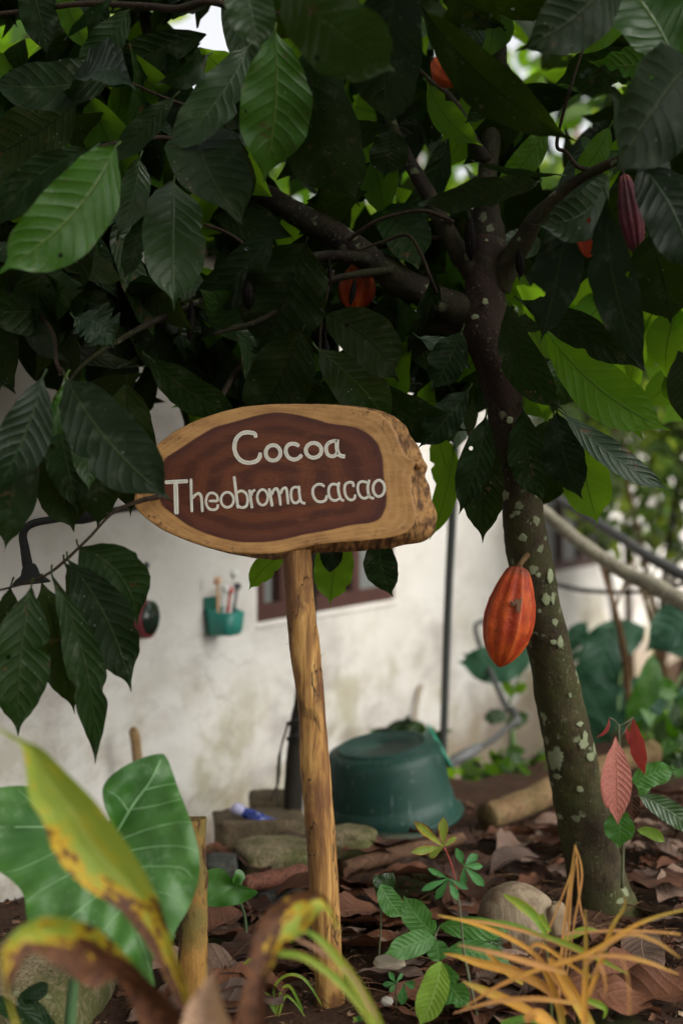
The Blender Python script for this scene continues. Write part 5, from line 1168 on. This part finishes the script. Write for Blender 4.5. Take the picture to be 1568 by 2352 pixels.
# ------------------------------------------------------------------ orange grass
gr = empty('grass_tuft', P(1300, 2485, 2.32), 'yellow orange withering grass tuft at the lower right', 'grass tuft')
GB = [('grassy', [(1310, 2300, 13), (1240, 2205, 13), (1180, 2160, 13), (1090, 2122, 11), (1005, 2102, 3)], 2.15), ('grasst', [(1360, 2200, 9), (1230, 2147, 10), (1120, 2120, 9), (1015, 2107, 3)], 2.2),
 ('grassy', [(1300, 2330, 10), (1255, 2272, 24), (1180, 2232, 29), (1100, 2212, 22), (1050, 2196, 10), (1018, 2191, 2)], 2.15), ('grassy', [(1280, 2400, 16), (1235, 2338, 22), (1180, 2305, 26), (1110, 2275, 22), (1062, 2254, 3)], 2.1),
 ('grasst', [(1040, 2328, 3), (1130, 2302, 12), (1230, 2294, 16), (1330, 2306, 10)], 2.05), ('grassy', [(1060, 2318, 2), (1150, 2262, 11), (1240, 2225, 13), (1350, 2190, 14), (1450, 2130, 12), (1510, 2105, 9), (1585, 2086, 5)], 2.0),
 ('grasst', [(1282, 2330, 8), (1290, 2180, 9), (1303, 2070, 9), (1320, 1940, 3)], 2.3), ('grasst', [(1300, 2250, 4), (1318, 2120, 5), (1336, 2010, 6), (1321, 1942, 3)], 2.32), ('grasst', [(1348, 2140, 4), (1332, 2080, 5), (1326, 2000, 5), (1321, 1942, 3)], 2.34),
 ('grasst', [(1235, 2200, 3), (1262, 2130, 5), (1298, 2040, 5), (1315, 1990, 3)], 2.3), ('grasst', [(1290, 2240, 5), (1303, 2160, 6), (1312, 2040, 5), (1322, 1970, 3)], 2.28),
 ('grassy', [(1340, 2400, 14), (1343, 2280, 18), (1345, 2180, 12), (1343, 2090, 3)], 2.05), ('grassy', [(1350, 2290, 12), (1378, 2210, 15), (1405, 2130, 12), (1432, 2085, 6), (1434, 2056, 2)], 2.05),
 ('grasst', [(1290, 2145, 7), (1400, 2138, 8), (1500, 2140, 8), (1562, 2146, 6)], 2.1), ('grasst', [(1280, 2205, 6), (1400, 2195, 12), (1480, 2208, 12), (1556, 2238, 3)], 2.0), ('grassy', [(1262, 2200, 18), (1300, 2260, 32), (1340, 2330, 32), (1380, 2410, 26)], 2.1),
 ('grassy', [(1222, 2190, 3), (1255, 2240, 16), (1285, 2320, 20), (1300, 2420, 16)], 2.12), ('grasst', [(1340, 2220, 6), (1430, 2150, 8), (1500, 2160, 8), (1560, 2200, 3)], 1.9), ('grasst', [(1050, 2170, 3), (1140, 2190, 14), (1230, 2215, 18), (1300, 2235, 10)], 1.95),
 ('grasst', [(1360, 2240, 10), (1380, 2220, 12), (1390, 2260, 8), (1388, 2290, 3)], 1.9), ('grasst', [(1420, 2190, 4), (1440, 2240, 6), (1445, 2330, 5)], 1.75),
 ('grassy', [(1210, 2190, 3), (1240, 2170, 12), (1330, 2230, 10), (1370, 2250, 8)], 2.1), ('grassy', [(1205, 2345, 20), (1240, 2330, 30), (1300, 2400, 30)], 2.0),
 ('grassg', [(1258, 2160, 8), (1232, 2110, 24), (1195, 2078, 27), (1165, 2060, 12), (1155, 2054, 2)], 2.25), ('grassg', [(1255, 2155, 8), (1180, 2125, 14), (1110, 2115, 9), (1040, 2112, 3)], 2.28), ('grassg', [(1220, 2140, 6), (1300, 2168, 16), (1370, 2200, 14), (1442, 2238, 3)], 2.2),
 ('grassg', [(1240, 2100, 20), (1262, 2140, 10)], 2.2), ('grassy', [(1110, 2180, 3), (1125, 2195, 12), (1160, 2230, 16), (1200, 2260, 10)], 2.3), ('grassg', [(1320, 2290, 6), (1370, 2305, 20), (1390, 2320, 12), (1385, 2340, 3)], 2.2), ('grassg', [(1150, 2352, 18), (1210, 2340, 22), (1260, 2350, 16)], 2.3), ('grassg', [(1280, 2170, 10), (1330, 2140, 22), (1372, 2136, 3)], 2.35)]
for mt, q, D in GB:
    a = MB(); blade(a, q, D*.7+.75, fold=.3, tw=.25); a.build('grass_blade', ML[mt], gr)
a = MB()
for q in ([(1300, 2500, 2.32, 9), (1330, 2352, 2.28, 8), (1352, 2262, 2.22, 7), (1392, 2180, 2.18, 4)], [(1290, 2500, 2.32, 9), (1270, 2400, 2.34, 7), (1262, 2250, 2.34, 6), (1250, 2150, 2.34, 5)], [(1320, 2500, 2.32, 9), (1285, 2400, 2.33, 7), (1283, 2300, 2.34, 6)]): a.add(*tube(pt(*q), 7, 5))
a.build('stem', simple('grass_stem', (.07, .09, .02), .5, .4), gr)
# small green tuft near the post
gt = empty('grass_tuft', P(640, 2330, 2.6), 'small bright green grass tuft left of the sign post foot', 'grass tuft')
for q in ([(635, 2330, 5), (630, 2270, 7), (660, 2240, 8), (700, 2250, 8), (740, 2310, 2)], [(635, 2330, 5), (645, 2280, 8), (665, 2265, 8), (690, 2310, 8), (695, 2325, 2)], [(632, 2325, 5), (620, 2290, 7), (600, 2275, 3)], [(640, 2335, 4), (655, 2290, 7), (675, 2300, 6), (700, 2335, 2)], [(634, 2330, 4), (612, 2300, 7), (590, 2310, 2)], [(560, 2215, 3), (575, 2205, 12), (585, 2220, 3)]):
    a = MB(); blade(a, q, 2.62, fold=.3, tw=.3); a.build('grass_blade', ML['grassg'], gt)

# ------------------------------------------------------------------ seedlings
def seedling(name, root, label, leaves, stems, smat, cat='seedling'):
    r = empty(name, root, label, cat)
    for lf in leaves:
        mt, bx, by, tx, ty, w_, D = lf[:7]; ex = dict(lf[7]) if len(lf) > 7 else {}
        ex.setdefault('sag', .06); ex.setdefault('roll', ru(-15, 15)); ex.setdefault('kind', 'wide')
        dD = ex.pop('dD', 0); roll = ex.pop('roll')
        a = MB(); pleaf(a, bx, by, tx, ty, w_, D, dD, roll, nu=26, nv=5, **ex); a.build('leaf', ML[mt], r)
    for q in stems:
        a = MB(); a.add(*tube(pt(*q), 7, 4)); a.build('stem', smat, r)
    return r
SST = simple('seedling_stem', (.07, .075, .03), .6, .4); RST = simple('red_stem', (.36, .06, .04), .5, .3)
seedling('cocoa_seedling', P(1010, 2345, 2.6), 'cocoa seedling with green leaves and one lime green leaf in the litter', [
 ('seed', 998, 2148, 925, 2056, 66, 2.62, {'curve': .05, 'bites': ((.3, -1, .3),)}), ('seed', 998, 2152, 880, 2192, 60, 2.55, {'dD': -.05}), ('seed', 1000, 2158, 1008, 2212, 50, 2.58, {}), ('lime', 1012, 2208, 962, 2362, 70, 2.5, {'curve': .06, 'fold': .2, 'dD': -.04}),
 ('seed', 1004, 2212, 1080, 2318, 66, 2.52, {'curve': -.05, 'dD': -.03, 'bites': ((.5, 1, .5), (.75, -1, .5))}), ('seed', 1008, 2128, 1172, 2142, 54, 2.7, {'curve': .03}), ('seed', 1028, 2180, 1180, 2222, 58, 2.62, {'curve': .05}), ('mid', 1070, 2130, 1160, 2180, 50, 2.75, {})],
 [[(1012, 2360, 2.6, 7), (1008, 2260, 2.58, 6), (1004, 2200, 2.58, 5), (998, 2145, 2.6, 5)], [(1004, 2200, 2.58, 4), (1015, 2180, 2.6, 4), (1030, 2180, 2.62, 3)], [(1000, 2150, 2.6, 3), (1008, 2128, 2.7, 3)], [(1020, 2352, 2.58, 6), (1030, 2325, 2.57, 5), (1010, 2290, 2.57, 4), (1006, 2212, 2.56, 4)]], SST)
seedling('cocoa_seedling', P(872, 2210, 2.9), 'small blurry green seedling with holed leaves right of the sign post', [('mid', 866, 2058, 905, 2002, 42, 2.9), ('seed', 872, 2032, 926, 2108, 52, 2.88, {'curve': -.06}), ('mid', 880, 2040, 860, 2008, 30, 2.9)], [[(868, 2215, 2.9, 5), (874, 2130, 2.9, 4), (872, 2050, 2.9, 3)]], SST)
seedling('cocoa_seedling', P(1425, 2000, 3.15), 'cocoa seedling with drooping pink red young leaves beside the trunk', [
 ('red', 1413, 1692, 1418, 1895, 70, 3.08, {'kind': 'narrow', 'roll': 0, 'sag': .05, 'fold': .15, 'wave': .01}), ('dred', 1453, 1648, 1480, 1782, 36, 3.15, {'kind': 'narrow', 'roll': 20}), ('dred', 1436, 1666, 1447, 1716, 12, 3.15, {'kind': 'narrow'}), ('dred', 1398, 1648, 1366, 1694, 9, 3.12, {'kind': 'narrow', 'curve': .2}),
 ('red', 1395, 1740, 1392, 1860, 30, 3.14, {'kind': 'narrow'}), ('dead', 1445, 1790, 1452, 1895, 40, 3.2, {}), ('seed', 1425, 1850, 1420, 1948, 72, 3.1, {'kind': 'narrow', 'roll': 5}), ('seed', 1448, 1800, 1552, 1768, 56, 3.25, {'curve': .06}), ('mid', 1466, 1828, 1600, 1918, 52, 3.1, {'curve': .05}), ('lime', 1462, 1905, 1528, 1936, 26, 3.12, {'curve': .1}), ('seed', 1430, 1830, 1500, 1790, 40, 3.3, {})],
 [[(1428, 2040, 3.16, 8), (1430, 1900, 3.16, 7), (1424, 1760, 3.15, 7), (1420, 1690, 3.14, 7), (1420, 1664, 3.14, 5)], [(1420, 1668, 3.14, 3), (1410, 1655, 3.13, 3), (1398, 1648, 3.12, 3)], [(1420, 1668, 3.14, 3), (1436, 1660, 3.14, 3), (1453, 1648, 3.15, 3)], [(1422, 1700, 3.14, 3), (1432, 1680, 3.14, 3), (1452, 1650, 3.15, 2)], [(1428, 1860, 3.15, 4), (1445, 1835, 3.12, 3), (1466, 1828, 3.1, 3)]], SST)
def palm(r, cx, cy, tips, D, mt):
    for i, (tx, ty, w_) in enumerate(tips):
        a = MB(); pleaf(a, cx, cy, tx, ty, w_, D, ru(-.02, .02), ru(-15, 15), kind='lobe', sag=.04, nu=16, nv=3, fold=.15); a.build('leaf', ML[mt], r)
cs = seedling('cassava_seedling', P(1100, 2390, 2.52), 'thin cassava seedling with star shaped green leaves and a red leaf stalk', [], [[(1108, 2400, 2.52, 7), (1088, 2300, 2.52, 7), (1075, 2240, 2.53, 7), (1064, 2180, 2.54, 6), (1057, 2100, 2.55, 5), (1050, 2050, 2.56, 4), (1046, 2020, 2.57, 3)]], SST)
a = MB(); a.add(*tube(pt((1048, 2035, 2.56, 3.5), (1036, 1985, 2.56, 3.2), (1020, 1946, 2.55, 3)), 6, 4)); a.build('leaf_stalk', RST, cs)
a = MB(); a.add(*tube(pt((1048, 2040, 2.56, 3), (1056, 2010, 2.55, 2.6), (1065, 1990, 2.54, 2.4)), 6, 4)); a.add(*tube(pt((1050, 2045, 2.56, 3), (1040, 2025, 2.54, 2.6), (1030, 2018, 2.53, 2.4)), 6, 4)); a.build('leaf_stalk', RST, cs)
palm(cs, 1018, 1944, [(950, 1886, 24), (944, 1958, 20), (985, 1970, 17), (1018, 1876, 24), (1048, 1922, 15)], 2.55, 'cassold')
palm(cs, 1065, 1989, [(1047, 1948, 19), (1096, 1962, 20), (1108, 1990, 17), (1112, 2036, 22), (1064, 2034, 18)], 2.54, 'cass')
palm(cs, 1030, 2018, [(982, 1994, 15), (967, 2046, 17), (1000, 2066, 19), (1050, 2068, 19), (1075, 2042, 15)], 2.53, 'cass')
cs = seedling('cassava_seedling', P(905, 2320, 2.6), 'tiny dark green cassava seedling in the litter beside the lime leaf', [], [[(912, 2330, 2.6, 4), (908, 2290, 2.6, 3), (912, 2255, 2.6, 3)]], SST)
palm(cs, 908, 2258, [(878, 2262, 14), (893, 2232, 14), (925, 2235, 10), (895, 2280, 12)], 2.6, 'cass'); palm(cs, 928, 2258, [(922, 2308, 24), (952, 2268, 14), (955, 2255, 10)], 2.58, 'cass')
for i, (x, y, lb) in enumerate([(822, 2345, 'bottom edge below the sign post'), (1440, 2112, 'bare soil right of the trunk foot'), (480, 1958, 'gap between the stake and the concrete block')]):
    D = CZ*F/(y+12-1176); seedling('weed', P(x, y+12, D), 'tiny bright green weed in the '+lb, [('lime', x, y, x-12, y-8, 9, D), ('seed', x, y, x+13, y-6, 9, D), ('seed', x, y, x+2, y-14, 8, D)], [[(x, y+14, D, 2), (x, y, D, 1.5)]], SST, 'weed')
# ------------------------------------------------------------------ broad-leaved plants at the right, behind
BST = simple('green_stalk', (.07, .13, .03), .5, .4)
seedling('broad_leaf_plant', P(1200, 1800, 5.4), 'dark blue green broad leaved plant against the wall left of the trunk', [
 ('broad', 1225, 1500, 1048, 1520, 90, 5.4, {'kind': 'wide', 'curve': .08}), ('broad', 1180, 1560, 1060, 1500, 60, 5.5, {}), ('mid', 1165, 1640, 1108, 1652, 36, 5.4, {'jag': .3}), ('back', 1180, 1600, 1150, 1560, 24, 5.4, {}), ('back', 1180, 1590, 1210, 1570, 24, 5.4, {}), ('mid', 1160, 1665, 1215, 1640, 36, 5.4, {})],
 [[(1180, 1900, 5.4, 28), (1178, 1750, 5.4, 26), (1175, 1670, 5.4, 10), (1172, 1600, 5.4, 6), (1225, 1500, 5.4, 5)]], BST, 'plant')
seedling('broad_leaf_plant', P(1400, 1850, 5.8), 'large dark blue green broad leaved plant behind the trunk against the wall', [
 ('broad', 1430, 1580, 1262, 1640, 86, 5.7, {'curve': -.12}), ('broad', 1400, 1440, 1290, 1680, 110, 5.8, {'curve': .05}), ('broad', 1480, 1440, 1330, 1560, 100, 5.9, {'curve': -.1}), ('broad', 1290, 1500, 1350, 1425, 46, 5.9, {}), ('broad', 1300, 1520, 1345, 1490, 20, 5.9, {}), ('broad', 1500, 1550, 1390, 1640, 76, 5.9, {'curve': .1}),
 ('broad', 1340, 1570, 1400, 1700, 90, 5.6, {}), ('broad', 1400, 1720, 1320, 1640, 60, 5.5, {}), ('broad', 1560, 1600, 1390, 1660, 80, 5.6, {'curve': .1})],
 [[(1400, 1900, 5.7, 16), (1410, 1720, 5.7, 12), (1420, 1600, 5.75, 8), (1430, 1480, 5.8, 5)]], BST, 'plant')
seedling('broad_leaf_plant', P(1540, 1850, 5.2), 'dark broad leaved plant with glossy leaves at the right edge by the wall', [
 ('broad', 1660, 1420, 1480, 1500, 100, 5.3, {'curve': -.15}), ('broad', 1640, 1500, 1490, 1460, 60, 5.3, {}), ('bright', 1500, 1500, 1430, 1660, 60, 5.2, {'curve': .1}), ('broad', 1640, 1560, 1540, 1640, 70, 5.3, {}), ('back', 1500, 1680, 1590, 1700, 60, 5.1, {}), ('bright', 1560, 1600, 1620, 1720, 60, 5.1, {}), ('bright', 1480, 1560, 1560, 1600, 50, 5.2, {})],
 [[(1520, 1880, 5.2, 14), (1510, 1720, 5.2, 12), (1560, 1560, 5.25, 8), (1640, 1460, 5.3, 6)], [(1530, 1860, 5.2, 22), (1512, 1740, 5.2, 20), (1515, 1690, 5.2, 16)], [(1520, 1850, 5.2, 8), (1490, 1740, 5.2, 7), (1450, 1680, 5.2, 6)]], BST, 'plant')
shrub('low_shrub', ['farb', 'mid', 'bright'], 1560, 1720, 5.0, .22, .3, .12, 120, .13, 'low green shrub on the slope at the right edge', 'shrub', base=.0, stemr=.008)
shrub('low_shrub', ['farb', 'mid', 'back'], 1190, 1765, 5.3, .28, .25, .06, 110, .10, 'low green weeds along the wall foot right of the basin', 'shrub', base=-.1, stemr=.006)
shrub('low_shrub', ['mid', 'dark', 'bright'], 920, 1690, 5.2, .16, .12, .04, 30, .13, 'green leafy weed peeking over the upturned basin', 'shrub', base=-.3, stemr=.006)
# thin reddish stems in front of the wall
for q, lb in (([(1380, 1300, 5.5, 9), (1412, 1400, 5.5, 13), (1432, 1500, 5.5, 18), (1442, 1600, 5.5, 16), (1450, 1850, 5.5, 16)], 'thin red brown sapling stem crossing the hose'), ([(1452, 1290, 5.6, 7), (1480, 1380, 5.6, 9), (1500, 1460, 5.6, 9), (1505, 1560, 5.6, 8), (1520, 1850, 5.6, 8)], 'thin knotty grey stem in front of the wall at the right')):
    a = MB(); a.add(*tube(pt(*q), 8, 5, .2, 30)); a.add(*tube(pt((q[1][0], q[1][1], 5.5, 7), (q[1][0]+20, q[1][1]-60, 5.5, 5), (q[1][0]+40, q[1][1]-120, 5.5, 4)), 6, 3)); a.build('sapling_stem', BROWNST if 'red' in lb else LOG, loc=P(*q[-1][:3]), label=lb, cat='stem')
